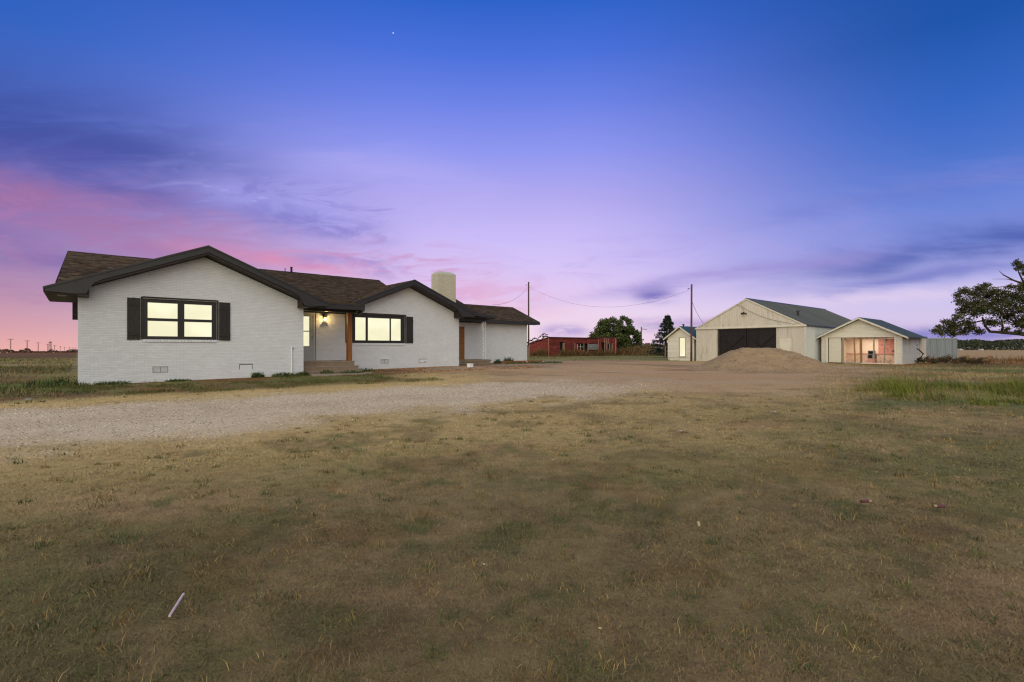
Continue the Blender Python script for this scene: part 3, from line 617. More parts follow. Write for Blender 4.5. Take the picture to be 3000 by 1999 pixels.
def brick_wall(parent, fn, z0, z1, span, holes, m, course=0.056, length=0.205, joint=0.009, proud=0.012, singles=0, order=None, tname='brick'):
    """bricks laid in running bond on a wall; fn(s, d, z) -> local point, d metres out of the mortar plane"""
    L = []; k = 0; z = z0
    while z+course <= z1+1e-6:
        zc = z+course/2; sp = span(zc)
        if sp:
            segs = [sp]
            for (h0, h1, hz0, hz1) in holes:
                if hz0-0.004 < zc < hz1+0.004:
                    n = []
                    for (p, q) in segs:
                        if h1 <= p or h0 >= q: n.append((p, q))
                        else:
                            if h0 > p: n.append((p, h0))
                            if h1 < q: n.append((h1, q))
                    segs = n
            off = (k % 2)*length/2
            for (p, q) in segs:
                i = math.floor((p-off)/length)
                while i*length+off < q:
                    a = max(p, i*length+off+joint/5); b = min(q, (i+1)*length+off-joint/5)
                    if b-a > 0.02: L.append((a, b, z+joint/2, z+course-joint/2))
                    i += 1
        z += course; k += 1
    if order: L.sort(key=order)
    def geo(mb, r, dd, t):
        a, b, za, zb = r; c = [fn(a, 0, za), fn(b, 0, za), fn(b, 0, zb), fn(a, 0, zb)]
        j = [random.uniform(-0.0012, 0.0012) for _ in range(4)]
        f = [fn(a, dd+j[0], za), fn(b, dd+j[1], za), fn(b, dd+j[2], zb), fn(a, dd+j[3], zb)]
        mb.poly(f, t)
        for i in range(4): mb.poly([c[i], c[(i+1) % 4], f[(i+1) % 4], f[i]], t)
    full = length-joint*.4; shared = []
    for _ in range(6):
        mb = MB(); geo(mb, (0, full, 0, course-joint), proud, random.random()); shared.append(mb.mesh(tname, m))
    rest = MB(); ns = 0
    o0 = Vector(fn(0, 0, 0))
    for r in L:
        if ns < singles and abs(r[1]-r[0]-full) < 1e-4:
            link(tname, random.choice(shared), parent, Vector(fn(r[0], random.uniform(-0.001, 0.001), r[2]))-o0+o0*0 if False else Vector(fn(r[0], 0, r[2]))-Vector(fn(0, 0, 0)) ); ns += 1
        else: geo(rest, r, proud+random.uniform(-0.002, 0.002), random.random())
    if rest.f: tag(rest.build(tname+'s', m, parent), kind='stuff')

# ------------------------------------------------------------------ the house
HZ = 0.0
house = empty('house', (OX, OY, 0), ROT, 'long low white painted brick house with dark shingle roof, black shutters and lit windows', 'house')
SL = 0.4167
# --- left gabled wing, front wall in pieces round the window
w = MB(); WA0, WA1, WZ0, WZ1 = 1.69, 3.93, 1.52, 2.94
top = lambda a: 3.09+SL*min(a, 7.07-a)
w.prism([(0, -.3), (7.07, -.3), (7.07, WZ0), (0, WZ0)], 'y', 0, .2)
w.prism([(0, WZ0), (WA0, WZ0), (WA0, top(WA0)), (0, top(0))], 'y', 0, .2)
w.prism([(WA0, WZ1), (WA1, WZ1), (WA1, top(WA1)), (3.535, top(3.535)), (WA0, top(WA0))], 'y', 0, .2)
w.prism([(WA1, WZ0), (7.07, WZ0), (7.07, top(7.07)), (WA1, top(WA1))], 'y', 0, .2)
w.prism([(.2, -.3), (11.2, -.3), (11.2, 3.0), (6.73, 4.95), (2.0, 3.0), (.2, 3.0)], 'x', 0, .2)
w.box(6.87, 7.07, .2, 2.19, -.3, 3.0)
wall1 = w.build('wall', M['mortar'], house)
v1 = (1.97, 2.415, .36, .576); v2 = (4.68, 5.15, .38, .60)
fn1 = lambda s, d, z: (s, -d, z)
def span1(z):
    if z < 3.06: return (0, 7.07)
    h = (z-3.06)/SL; return (h, 7.07-h) if 7.07-2*h > 0.1 else None
brick_wall(wall1, fn1, -0.10, 4.60, span1, [(WA0-.012, WA1+.012, WZ0-.09, WZ1), v1, v2], M['brick'], singles=300, order=lambda r: math.hypot(r[0]+0.0, 1.6*(r[2]-1.5)))
# --- wall of the porch and the second gable
w = MB(); DA0, DA1, DZ0, DZ1 = 7.27, 8.33, .64, 2.82; XA0, XA1, XZ0, XZ1 = 10.17, 12.95, 1.46, 2.89
top2 = lambda a: 3.09 if a < 9.96 else 3.09+SL*min(a-9.96, 16.34-a)
B2 = 2.19
w.prism([(7.07, -.3), (16.34, -.3), (16.34, DZ0), (7.07, DZ0)], 'y', B2, B2+.2)
w.prism([(7.07, DZ0), (DA0, DZ0), (DA0, 3.09), (7.07, 3.09)], 'y', B2, B2+.2)
w.prism([(DA0, DZ1), (DA1, DZ1), (DA1, 3.09), (DA0, 3.09)], 'y', B2, B2+.2)
w.prism([(DA1, DZ0), (XA0, DZ0), (XA0, top2(XA0)), (9.96, 3.09), (DA1, 3.09)], 'y', B2, B2+.2)
w.prism([(XA0, DZ0), (XA1, DZ0), (XA1, XZ0), (XA0, XZ0)], 'y', B2, B2+.2)
w.prism([(XA0, XZ1), (XA1, XZ1), (XA1, top2(XA1)), (XA0, top2(XA0))], 'y', B2, B2+.2)
w.prism([(XA1, DZ0), (16.34, DZ0), (16.34, 3.09), (13.15, top2(13.15)), (XA1, top2(XA1))], 'y', B2, B2+.2)
w.box(16.14, 16.34, B2+.2, 5.83, -.3, 3.0)
wall2 = w.build('wall', M['mortar'], house)
v3 = (11.57, 12.0, .43, .64); v4 = (13.76, 14.24, .42, .635); v5 = (15.30, 15.56, .50, .68)
fn2 = lambda s, d, z: (s, B2-d, z)
def span2(z):
    if z < 3.0: return (7.07, 16.34)
    h = (z-3.06)/SL
    return (9.96+max(h, 0), 16.34-max(h, 0)) if 6.38-2*h > 0.1 else None
brick_wall(wall2, fn2, 0.04, 4.40, span2, [(DA0, DA1, .60, DZ1), (XA0-.012, XA1+.012, XZ0-.09, XZ1), v3, v4], M['brick'])
# --- rear wing
w = MB(); B3 = 5.83
w.box(16.34, 24.85, B3, B3+.2, -.3, 3.0); w.prism([(B3+.2, -.3), (10.7, -.3), (10.7, 3.0), (8.28, 4.1), (B3+.2, 3.0)], 'x', 24.65, 24.85)
w.box(.2, 24.65, 11.0, 11.2, -.3, 3.0); w.prism([(5.3, 3.0), (13.4, 3.0), (10.3, 4.95)], 'x', 20.7, 20.9); w.prism([(2.2, 3.0), (11, 3.0), (6.73, 5.0)], 'x', 13.3, 13.5)
wall3 = w.build('wall', M['mortar'], house)
brick_wall(wall3, lambda s, d, z: (s, B3-d, z), 0.10, 2.95, lambda z: (16.4, 24.85), [(18.35, 19.27, .40, 2.62)], M['brick'])

# --- roofs
deck = MB()
deck.slab([(-.775, -.58, 3.068), (3.55, -.58, 4.87), (3.55, 5.8, 4.87), (-.775, 3.5, 3.068)], .10)
deck.slab([(3.55, -.58, 4.87), (7.80, -.58, 3.10), (7.80, 1.5, 3.10), (3.55, 5.8, 4.87)], .10)
deck.slab([(-.6, 1.6, 3.13), (9.3, 1.6, 3.13), (13.2, 5.5, 4.76), (13.68, 5.5, 4.76), (13.68, 6.73, 5.27), (-.32, 6.73, 5.27)], .10)
deck.slab([(-.32, 6.73, 5.27), (13.68, 6.73, 5.27), (13.68, 11.6, 3.23), (.1, 11.6, 3.23)], .10)
deck.slab([(9.3, 1.61, 3.115), (13.15, 1.61, 4.72), (13.15, 6.0, 4.72), (9.3, 1.8, 3.115)], .10)
deck.slab([(13.15, 1.61, 4.72), (17.03, 1.61, 3.10), (17.03, 5.6, 3.10), (13.15, 7.5, 4.72)], .10)
deck.slab([(13.7, 5.23, 3.09), (21.0, 5.23, 3.09), (21.0, 10.3, 5.203), (13.7, 10.3, 5.203)], .10)
deck.slab([(13.7, 10.3, 5.203), (21.0, 10.3, 5.203), (21.0, 13.4, 3.9), (13.7, 13.4, 3.9)], .10)
deck.slab([(21.0, 5.23, 3.09), (25.53, 5.23, 3.09), (25.53, 8.28, 4.361), (21.0, 8.28, 4.361)], .10)
deck.slab([(21.0, 8.28, 4.361), (25.53, 8.28, 4.361), (25.53, 11.3, 3.1), (21.0, 11.3, 3.1)], .10)
deck.slab([(7.75, -.36, 3.09), (9.55, -.36, 3.09), (9.55, 1.5, 3.35), (10.2, 2.43, 3.48), (6.9, 2.43, 3.48)], .08)
deck.slab([(15.7, 3.9, 3.60), (20.3, 3.9, 3.23), (20.3, 5.9, 3.23), (15.7, 5.9, 3.60)], .06)
roof = deck.build('roof', M['deck'], house)
nearp = Vector((-.5, 2.0, 3.2)); upb = (0, 1, SL)
shingles([(-.585, 2.3, 3.43), (6.0, 2.3, 3.43), (6.0, 6.73, 5.275), (-.32, 6.73, 5.275)], upb, roof, singles=300, near=nearp)
shingles([(6.0, 2.3, 3.43), (10.0, 2.3, 3.43), (13.2, 5.5, 4.7625), (13.2, 6.73, 5.275), (6.0, 6.73, 5.275)], upb, roof)
shingles([(13.2, 5.5, 4.7625), (13.68, 5.5, 4.7625), (13.68, 6.73, 5.275), (13.2, 6.73, 5.275)], upb, roof)
shingles([(7.75, -.36, 3.092), (9.55, -.36, 3.092), (9.55, 2.43, 3.482), (6.9, 2.43, 3.482)], (0, 1, .14), roof)
shingles([(9.55, 1.5, 3.352), (10.2, 2.43, 3.482), (9.55, 2.43, 3.482)], (0, 1, .14), roof)
shingles([(9.45, 1.61, 3.18), (13.15, 1.61, 4.722), (13.15, 5.6, 4.722)], (1, 0, SL), roof)
shingles([(14.5, 5.23, 3.092), (21.0, 5.23, 3.092), (21.0, 10.3, 5.205), (14.5, 10.3, 5.205)], upb, roof)
shingles([(21.0, 5.23, 3.092), (25.53, 5.23, 3.092), (25.53, 8.28, 4.363), (21.0, 8.28, 4.363)], upb, roof)
rc = MB()                                         # ridge caps
for (a0, a1, b, z) in ((-.33, 13.69, 6.73, 5.28), (13.7, 21.0, 10.3, 5.21), (21.0, 25.54, 8.28, 4.365)):
    a = a0
    while a < a1-.02:
        e = min(a+.3, a1); h = .012+.006*random.random(); t = random.random()*.5
        rc.poly([(a, b-.13, z-.054+h), (e, b-.13, z-.054+h), (e, b, z+h), (a, b, z+h)], t); rc.poly([(a, b, z+h), (e, b, z+h), (e, b+.13, z-.054+h), (a, b+.13, z-.054+h)], t)
        rc.poly([(a, b-.13, z-.08), (e, b-.13, z-.08), (e, b-.13, z-.054+h), (a, b-.13, z-.054+h)], t)
        a = e
tag(rc.build('ridge_shingles', M['shingle'], roof), kind='stuff')
for (a, b, z, r_, h) in ((8.62, 6.6, 5.2, .055, .30), (8.30, 6.6, 5.2, .02, .2)):
    MB().tube([(a, b, z), (a, b, z+h)], r_, 8).tube([(a, b, z+h), (a, b, z+h+.03)], r_*1.25, 8).build('vent_pipe', M['deck'], roof)
# --- bargeboards with scrolled ends, soffits, fascias
def gable_trim(ac, half, zt, b, wall_b, left=True, right=True, cut=None):
    """bargeboards of a gable whose ridge is at (ac, zt)"""
    for sgn, on in ((-1, left), (1, right)):
        if not on: continue
        tip = half; zt2 = zt-SL*tip
        pts = [(0, zt+.012), (tip, zt2+.012), (tip-.02, zt2-.12), (tip-.75, zt2-.15), (tip-.98, zt2-.13), (tip-1.04, zt2+.02), (tip-1.16, zt2+.22), (tip-1.36, zt2+.345), (0, zt-.225)]
        MB().prism([(ac+sgn*p, q) for p, q in pts], 'y', b-.03, b).build('bargeboard', M['trim'], house)
        MB().prism([(ac, zt+.03), (ac+sgn*(tip+.03), zt2+.017), (ac+sgn*(tip+.03), zt2-.045), (ac, zt-.032)], 'y', b-.055, b-.031).build('drip_edge', M['trim'], house)
        s = MB(); s.prism([(ac, zt-.235), (ac+sgn*(tip-1.0), zt-.235-SL*(tip-1.0)), (ac+sgn*(tip-1.0), zt-.285-SL*(tip-1.0)), (ac, zt-.285)], 'y', b+.001, wall_b-.015)
        s.build('soffit', M['jamb'], house)
        r = MB(); x0, x1 = ac+sgn*(tip-1.05), ac+sgn*(tip-.75)
        r.box(min(x0, x1), max(x0, x1), b+.002, wall_b-.014, zt2-.215, zt2-.15); r.box(min(x0, x0+sgn*.05), max(x0, x0+sgn*.05), b+.05, wall_b-.014, zt2-.15, zt2+.16)
        r.build('eave_return', M['jamb'], house)
gable_trim(3.55, 4.325, 4.87, -.60, 0.0)
gable_trim(13.15, 3.89, 4.72, 1.59, B2)
e = MB(); e.box(-.80, -.77, -.57, 3.45, 2.94, 3.075); e.build('fascia', M['trim'], house)
e = MB(); e.box(-.77, -.002, -.57, 3.42, 2.905, 2.935); sf = e.build('soffit', M['soffit'], house)
MB().box(-.50, -.28, -.05, .45, 2.896, 2.9045).build('vent_slot', M['metal'], sf)
e = MB(); e.box(7.80, 7.83, -.57, -.40, 2.94, 3.09); e.build('fascia', M['trim'], house)
MB().prism([(4.0, 2.95), (4.3, 2.95), (4.3, 2.42), (4.15, 2.30), (4.05, 2.45)], 'x', -.16, -.003).build('eave_bracket', M['jamb'], house)
MB().prism([(1.6, 2.99), (6.73, 5.13), (6.73, 5.27), (1.6, 3.13)], 'x', -.64, -.60) and None
rk = MB(); rk.poly([(-.605, 2.6, 3.55), (-.325, 6.73, 5.29), (-.325, 6.73, 5.13), (-.605, 2.6, 3.40)]); rk.poly([(-.575, 2.6, 3.55), (-.295, 6.73, 5.29), (-.295, 6.73, 5.13), (-.575, 2.6, 3.40)]); rk.build('rake_trim', M['trim'], house)
# porch roof front
p = MB(); p.box(7.45, 9.57, -.395, -.362, 2.875, 3.10); p.box(9.55, 9.58, -.36, 1.57, 2.875, 3.10); p.build('fascia', M['trim'], house)
MB().box(7.3, 9.56, -.41, -.396, 3.055, 3.105).build('drip_edge', M['trim'], house)
MB().box(7.09, 9.53, -.34, 2.15, 2.93, 2.955).build('porch_ceiling', M['jamb'], house)
MB().box(7.09, 9.52, .42, .60, 2.80, 2.928).build('beam', M['trim'], house)
MB().prism([(-.34, 2.87), (.35, 2.87), (.35, 2.72), (.20, 2.72), (-.1, 2.80)], 'x', 9.56, 9.60).build('bracket', M['trim'], house)
MB().box(7.09, 9.9, 2.13, 2.17, 2.84, 2.928).build('ledger', M['trim'], house)
# rear wing eave
MB().box(20.0, 25.55, 5.19, 5.225, 2.90, 3.105).build('fascia', M['trim'], house)
MB().box(17.0, 25.53, 5.23, 5.82, 2.90, 2.925).build('soffit', M['jamb'], house)
MB().prism([(5.19, 3.1), (8.28, 4.39), (8.28, 4.21), (5.19, 2.90)], 'x', 25.53, 25.56).build('rake_trim', M['trim'], house)
# second porch roof edge
MB().prism([(15.75, 3.62), (20.32, 3.255), (20.32, 3.10), (15.75, 3.44)], 'y', 3.865, 3.898).build('fascia', M['trim'], house)
MB().box(20.30, 20.335, 3.90, 5.15, 3.08, 3.25).build('fascia', M['trim'], house)
MB().box(16.36, 20.1, 4.55, 4.72, 2.93, 3.12).build('beam', M['trim'], house)
MB().box(16.36, 20.25, 3.95, 5.8, 3.125, 3.15).build('porch_ceiling', M['jamb'], house)
# --- chimney
ch = MB(); ch.box(16.74, 18.04, 5.0, 5.76, 0, 5.80); chim = ch.build('chimney', M['chim_mortar'], house)
brick_wall(chim, lambda s, d, z: (s, 5.0-d, z), 3.35, 5.81, lambda z: (16.735, 18.045), [], M['chim_brick'], course=0.0615, joint=.013, length=.215, proud=.01)
brick_wall(chim, lambda s, d, z: (16.74-d, s, z), 3.35, 5.81, lambda z: (4.992, 5.77), [], M['chim_brick'], course=0.0615, joint=.013, length=.215, proud=.01)
cap = MB(); q0 = [(16.73, 4.99, 5.80), (18.05, 4.99, 5.80), (18.05, 5.77, 5.80), (16.73, 5.77, 5.80)]; q1 = [(16.95, 5.2, 5.93), (17.82, 5.2, 5.93), (17.82, 5.56, 5.93), (16.95, 5.56, 5.93)]
rings = [q0]+[[(16.73+i, 4.99+i*.8, z), (18.05-i, 4.99+i*.8, z), (18.05-i, 5.77-i*.8, z), (16.73+i, 5.77-i*.8, z)] for i, z in ((.05, 5.86), (.16, 5.93), (.30, 5.985), (.40, 6.0))]
cap.poly(rings[-1])
for A_, B_ in zip(rings[:-1], rings[1:]):
    for k in range(4): cap.poly([A_[k], A_[(k+1) % 4], B_[(k+1) % 4], B_[k]])
cap.build('chimney_crown', M['chim_cap'], chim)
# --- windows, shutters, sills
def window(a0, a1, z0, z1, b, xs, zs, depth=.09):
    f = MB(); y0, y1 = b+.035, b+.035+depth
    xe = [a0]+[v for q in xs for v in q]+[a1]; ze = [z0]+[v for q in zs for v in q]+[z1]
    for k in range(0, len(xe), 2): f.box(xe[k], xe[k+1], y0, y1, z0, z1)
    for q in xs:
        for k in range(0, len(ze), 2): f.box(q[0], q[1], y0+.008, y1, ze[k], ze[k+1])
    fr = f.build('window', M['frame'], house)
    for q in xs:
        for r in zs:
            MB().box(q[0]-.004, q[1]+.004, y0+.045, y0+.055, r[0]-.004, r[1]+.004).build('pane', M['pane'], fr)
    j = MB(); j.box(a0-.055, a0-.002, b-.022, b+.10, z0-.002, z1+.05); j.box(a1+.002, a1+.055, b-.022, b+.10, z0-.002, z1+.05); j.box(a0-.002, a1+.002, b-.03, b+.06, z1+.002, z1+.06)
    j.build('window_trim', M['jamb'], fr)
    s = MB(); n = int((a1-a0)/.1); wd = (a1-a0)/n
    for k in range(n): s.box(a0+k*wd+.004, a0+(k+1)*wd-.004, b-.05, b+.03, z0-.088, z0-.004, random.random())
    s.build('window_sill', M['brick'], fr)
window(1.69, 3.93, 1.52, 2.94, 0, [(1.835, 2.708), (2.911, 3.773)], [(1.633, 2.164), (2.264, 2.80)])
window(10.17, 12.95, 1.46, 2.89, B2, [(10.26, 10.806), (10.915, 12.10), (12.166, 12.727)], [(1.60, 2.72)])
def shutter(a0, a1, z0, z1, b):
    n = 3; wd = (a1-a0)/n
    s = empty_part = MB()
    for k in range(n): s.box(a0+k*wd+.003, a0+(k+1)*wd-.003, b-.045, b-.014, z0+random.uniform(-.004, .004), z1+random.uniform(-.004, .004))
    o = s.build('shutter', M['shutter'], house)
    for zc in (z0+.20, z1-.22): MB().box(a0+.004, a1-.004, b-.068, b-.046, zc-.05, zc+.05).build('batten', M['shutter'], o)
shutter(1.26, 1.625, 1.50, 2.93, 0); shutter(3.995, 4.37, 1.50, 2.93, 0)
shutter(9.74, 10.105, 1.47, 2.86, B2); shutter(13.015, 13.40, 1.47, 2.86, B2)
# --- crawl space vents and patches
def vent(r, b, broken=False):
    a0, a1, z0, z1 = r; f = MB()
    f.box(a0, a1, b+.03, b+.05, z0, z1); o = f.build('crawl_vent', M['dark'], house)
    fm = MB(); t = .014
    fm.box(a0, a1, b-.014, b+.02, z1-t, z1); fm.box(a0, a1, b-.014, b+.02, z0, z0+t); fm.box(a0, a0+t, b-.014, b+.02, z0+t, z1-t); fm.box(a1-t, a1, b-.014, b+.02, z0+t, z1-t); fm.box((a0+a1)/2-t/2, (a0+a1)/2+t/2, b-.010, b+.018, z0+t, z1-t)
    fm.build('vent_frame', M['vent'], o)
    n = 3
    for h in (0, 1):
        x0 = a0+t if h == 0 else (a0+a1)/2+t/2; x1 = (a0+a1)/2-t/2 if h == 0 else a1-t
        for k in range(n):
            zc = z0+t+(z1-z0-2*t)*(k+.5)/n; tl = random.uniform(-.018, .018) if not broken else random.uniform(-.05, .05)
            if broken and random.random() < .25: continue
            MB().poly([(x0, b-.004, zc-.010), (x1, b-.004, zc-.010+tl), (x1, b+.016, zc+.016+tl), (x0, b+.016, zc+.016)]).build('vent_slat', M['vent'], o)
vent(v1, 0); vent(v3, B2, True)
q = MB(); q.box(v2[0]+.022, v2[1]-.022, -.010, .0, v2[2], v2[3]-.026); q.box((v2[0]+v2[1])/2-.004, (v2[0]+v2[1])/2+.004, -.014, -.010, v2[2]+.02, v2[3]-.02); q.build('blocked_vent', M['brick'], house)
MB().box(v2[0], v2[1], -.004, .0, v2[2], v2[3]).build('vent_gap', M['dark'], house)
q = MB(); q.box(v4[0]+.026, v4[1]-.004, B2-.012, B2, v4[2]+.024, v4[3]-.018); hatch = q.build('access_hatch', M['brick'], house)
MB().box(v4[0], v4[1], B2-.003, B2-.0005, v4[2], v4[3]).build('hatch_gap', M['dark'], hatch)
MB().tube([(14.12, B2-.012, .49), (14.12, B2-.03, .49)], .022, 8).build('latch', M['dark'], hatch)
MB().box(v5[0], v5[1], B2-.028, B2-.013, v5[2], v5[3]).build('painted_patch', M['brick'], house)
pp = MB().tube([(6.585, -.05, .02), (6.585, -.05, 1.30)], .027, 8).build('standpipe', M['pvc'], house)
MB().tube([(6.63, -.05, 1.20), (6.67, -.05, 1.20)], .016, 6).build('pipe_outlet', M['dark'], pp)
# --- front door behind its storm door
d = MB(); d.box(DA0, 7.34, B2+.0, B2+.12, DZ0, DZ1); d.box(8.245, DA1, B2+.0, B2+.12, DZ0, DZ1); d.box(7.34, 8.245, B2+.0, B2+.12, 2.755, DZ1)
d.build('door_frame', M['door_trim'], house)
MB().box(DA1+.002, DA1+.022, B2-.016, B2+.05, DZ0, DZ1).build('door_gap', M['dark'], house)
d = MB(); G0, G1 = 7.47, 8.06
d.box(7.34, G0, B2+.02, B2+.06, DZ0+.015, 2.755); d.box(G1, 8.245, B2+.02, B2+.06, DZ0+.015, 2.755); d.box(G0, G1, B2+.02, B2+.06, 2.665, 2.755); d.box(G0, G1, B2+.02, B2+.06, DZ0+.015, 1.31)
d.box(G0, G1, B2+.018, B2+.06, 1.965, 2.01); d.box(8.13, 8.145, B2+.012, B2+.02, DZ0+.08, 2.74); d.box(7.40, 8.13, B2+.012, B2+.02, DZ0+.085, DZ0+.1)
door = d.build('front_door', M['grey_door'], house)
for z0, z1 in ((1.312, 1.963), (2.012, 2.663)): MB().box(G0+.003, G1-.003, B2+.036, B2+.044, z0, z1).build('pane', M['pane'], door)
MB().box(8.175, 8.195, B2-.025, B2+.019, 1.60, 1.78).build('handle', M['metal'], door)
MB().tube([(8.19, B2+.02, 2.05), (8.19, B2-.01, 2.05)], .025, 8).build('lock', M['metal'], door)
MB().box(7.27, 8.33, B2-.05, B2+.10, DZ0-.005, DZ0+.014).build('threshold', M['door_trim'], door)
# --- porch lantern, lit
LA = 8.73
l = MB(); l.box(LA-.05, LA+.05, B2-.035, B2-.013, 2.60, 2.80); l.box(LA-.012, LA+.012, B2-.13, B2-.035, 2.74, 2.765)
l.prism([(LA-.085, 2.66), (LA+.085, 2.66), (LA+.03, 2.75), (LA-.03, 2.75)], 'y', B2-.20, B2-.06); l.box(LA-.07, LA+.07, B2-.20, B2-.06, 2.44, 2.462)
for x in (LA-.066, LA+.054):
    for y in (B2-.196, B2-.076): l.box(x, x+.012, y, y+.012, 2.462, 2.66)
lan = l.build('wall_lantern', M['frame'], house)
bb = MB(); bb.tube([(LA, B2-.13, 2.49), (LA, B2-.13, 2.52), (LA, B2-.13, 2.57), (LA, B2-.13, 2.61), (LA, B2-.13, 2.625)], [.015, .034, .042, .03, .012], 10); bb.build('bulb', M['bulb'], lan, True)
pl = bpy.data.lights.new('porch_lamp', 'POINT'); pl.energy = 16; pl.color = (1.0, 0.66, 0.25); pl.shadow_soft_size = 0.05
plo = bpy.data.objects.new('porch_lamp', pl); COL.objects.link(plo); plo.parent = house; plo.location = (LA, B2-.26, 2.56)
# --- porch floor, steps, post
MB().box(7.08, 9.52, .62, 2.185, -.1, .64).build('porch_slab', M['concrete'], house)
MB().box(7.08, 9.60, .34, .62, -.1, .43).build('step', M['concrete'], house)
MB().box(7.08, 9.63, .06, .34, -.1, .235).build('step', M['concrete'], house)
for a1, b0, z1 in ((9.535, .60, .642), (9.615, .32, .432), (9.645, .04, .237)): MB().box(7.08, a1, b0, b0+.06, z1-.04, z1).build('step_nosing', M['path'], house)
MB().box(9.25, 9.445, .68, .875, .642, 2.93).build('post', M['cedar'], house)
# --- second porch: slab, boarded door, lacy iron column
MB().box(16.36, 20.2, 4.3, 5.815, .0, .34).build('porch_base', M['path'], house)
MB().box(16.36, 20.28, 4.25, 5.816, .34, .48).build('porch_slab', M['concrete'], house)
d = MB(); d.box(18.35, 19.27, B3-.04, B3-.006, .485, 2.62); bd = d.build('boarded_door', M['plywood'], house)
for z in (.95, 1.55, 2.15): MB().box(18.37, 19.25, B3-.052, B3-.041, z-.006, z+.006).build('door_rail', M['plywood'], bd)
c = MB()
for a in (19.90, 20.11): c.box(a-.019, a+.019, 4.595, 4.629, .48, 2.93)
ic = c.build('iron_column', M['white_metal'], house)
k = 0; z = .56
while z < 2.86:
    s = 1 if k % 2 == 0 else -1
    path = [(20.005+s*(.085*math.cos(t)*(1-t/9)), 4.612, z+.075+.07*math.sin(t)*(1-t/9)) for t in np.linspace(-1.6, 4.2, 12)]
    MB().tube(path, .012, 5).build('scroll', M['white_metal'], ic)
    lf = MB(); cx = 20.005-s*.05
    for q in range(3): lf.poly([(cx, 4.605, z+.04), (cx+.065*math.cos(q*1.2), 4.60, z+.05+.065*math.sin(q*1.2+.5)), (cx+.08*math.cos(q*1.2+.6), 4.612, z+.05+.08*math.sin(q*1.2+1.0)), (cx+.02, 4.62, z+.10)])
    lf.build('leaf_casting', M['grey_ply'], ic); k += 1; z += .135
br = MB()
for q in range(3): br.tube([(19.88-.07*q-.05*math.cos(t), 4.612, 2.86-.12*q*.6-.09+.08*math.sin(t)) for t in np.linspace(0, 5.2, 10)], .009, 5)
for q in range(5): br.tube([(19.80-.05*math.cos(t)+.03*(q % 2), 4.612, 2.76-.09*q+.045*math.sin(t)) for t in np.linspace(0, 5, 8)], .009, 5)
br.build('column_bracket', M['white_metal'], ic)

# ------------------------------------------------------------------ barn
BRZ = math.atan2(-D1[0], D1[1]); BP = (17.36, 47.60)     # local x along its front, local y into its depth
barn = empty('barn', (*BP, 0), BRZ, 'big cream corrugated steel barn with dark double doors behind the gravel pile', 'barn')
BW, BL, BE, BPK = 9.38, 19.0, 3.05, 5.47
bt = lambda x: BE+(BPK-BE)*(1-abs(x-BW/2)/(BW/2))
def ribbed(mb, x0, x1, zlo, ztop, fn, pitch=.15):
    """corrugated sheet between x0 and x1; fn(s, d, z) places it, d = out of plane"""
    n = max(2, int(round((x1-x0)/pitch))); p = (x1-x0)/n
    prof = [(0, 0), (.30, 0), (.42, .032), (.68, .032), (.80, 0)]
    pts = [(x0+(k+q)*p, d) for k in range(n) for q, d in prof]+[(x1, 0)]
    for (s0, d0), (s1, d1) in zip(pts[:-1], pts[1:]):
        mb.poly([fn(s0, d0, zlo(s0)), fn(s1, d1, zlo(s1)), fn(s1, d1, ztop(s1)), fn(s0, d0, ztop(s0))])
core = MB()
core.prism([(0, 0), (2.14, 0), (2.14, 2.92), (7.14, 2.92), (7.14, 0), (7.44, 0), (7.44, 2.1), (8.345, 2.1), (8.345, 0), (BW, 0), (BW, BE), (BW/2, BPK-.02), (0, BE)], 'y', .03, .15)
core.box(.02, .12, .15, BL, 0, BE); core.box(BW-.12, BW-.02, .15, BL, 0, BE); core.prism([(0.02, 0), (BW-.02, 0), (BW-.02, BE), (BW/2, BPK-.05), (0.02, BE)], 'y', BL-.1, BL)
bwall = core.build('wall', M['barn_front'], barn)
ff = lambda s, d, z: (s, .025-d, z)
for x0, x1 in ((0.0, .72), (.72, 1.43), (1.43, 2.14)):
    m = MB(); ribbed(m, x0, x1, lambda s: 0.02, lambda s: BE-.02, ff); m.build('metal_panel', M['barn_front'], bwall)
m = MB(); ribbed(m, 7.14, 7.44, lambda s: 0.02, lambda s: BE-.02, ff); ribbed(m, 7.44, 8.345, lambda s: 2.14, lambda s: BE-.02, ff); m.build('metal_panel', M['barn_front'], bwall)
m = MB(); ribbed(m, 8.345, BW, lambda s: 0.02, lambda s: BE-.02, ff); m.build('metal_panel', M['barn_front'], bwall)
n = 12
for k in range(n):
    x0 = BW*k/n; x1 = BW*(k+1)/n; m = MB(); ribbed(m, x0, x1, lambda s: BE+.02, lambda s: max(bt(s), BE+.03), lambda s, d, z: (s, -.045-d, z)); m.build('metal_panel', M['barn_front'], bwall)
MB().prism([(0.03, BE+.0), (BW-.03, BE+.0), (BW/2, BPK-.05)], 'y', -.042, .028).build('gable', M['barn_front'], barn)
MB().box(-.06, BW+.06, -.10, -.05, BE-.09, BE+.06).build('gable_beam', M['barn_trim'], barn)
for s in (-1, 1):
    MB().prism([(BW/2, BPK+.06), (BW/2+s*(BW/2+.12), BE-.0), (BW/2+s*(BW/2+.12), BE-.10), (BW/2, BPK-.05)], 'y', -.115, -.09).build('rake_trim', M['barn_trim'], barn)
for k in range(19):                                # right hand wall sheets
    m = MB(); ribbed(m, k, k+1, lambda s: 0.02, lambda s: BE-.02, lambda s, d, z: (BW-.015+d, max(s, .05), z)); m.build('metal_panel', M['barn_side'], bwall)
MB().box(-.01, .07, -.035, .06, 0, BE-.1).build('corner_trim', M['barn_trim'], barn); MB().box(BW-.06, BW+.02, -.035, .06, 0, BE-.1).build('corner_trim', M['barn_trim'], barn)
rf = MB(); e = .14
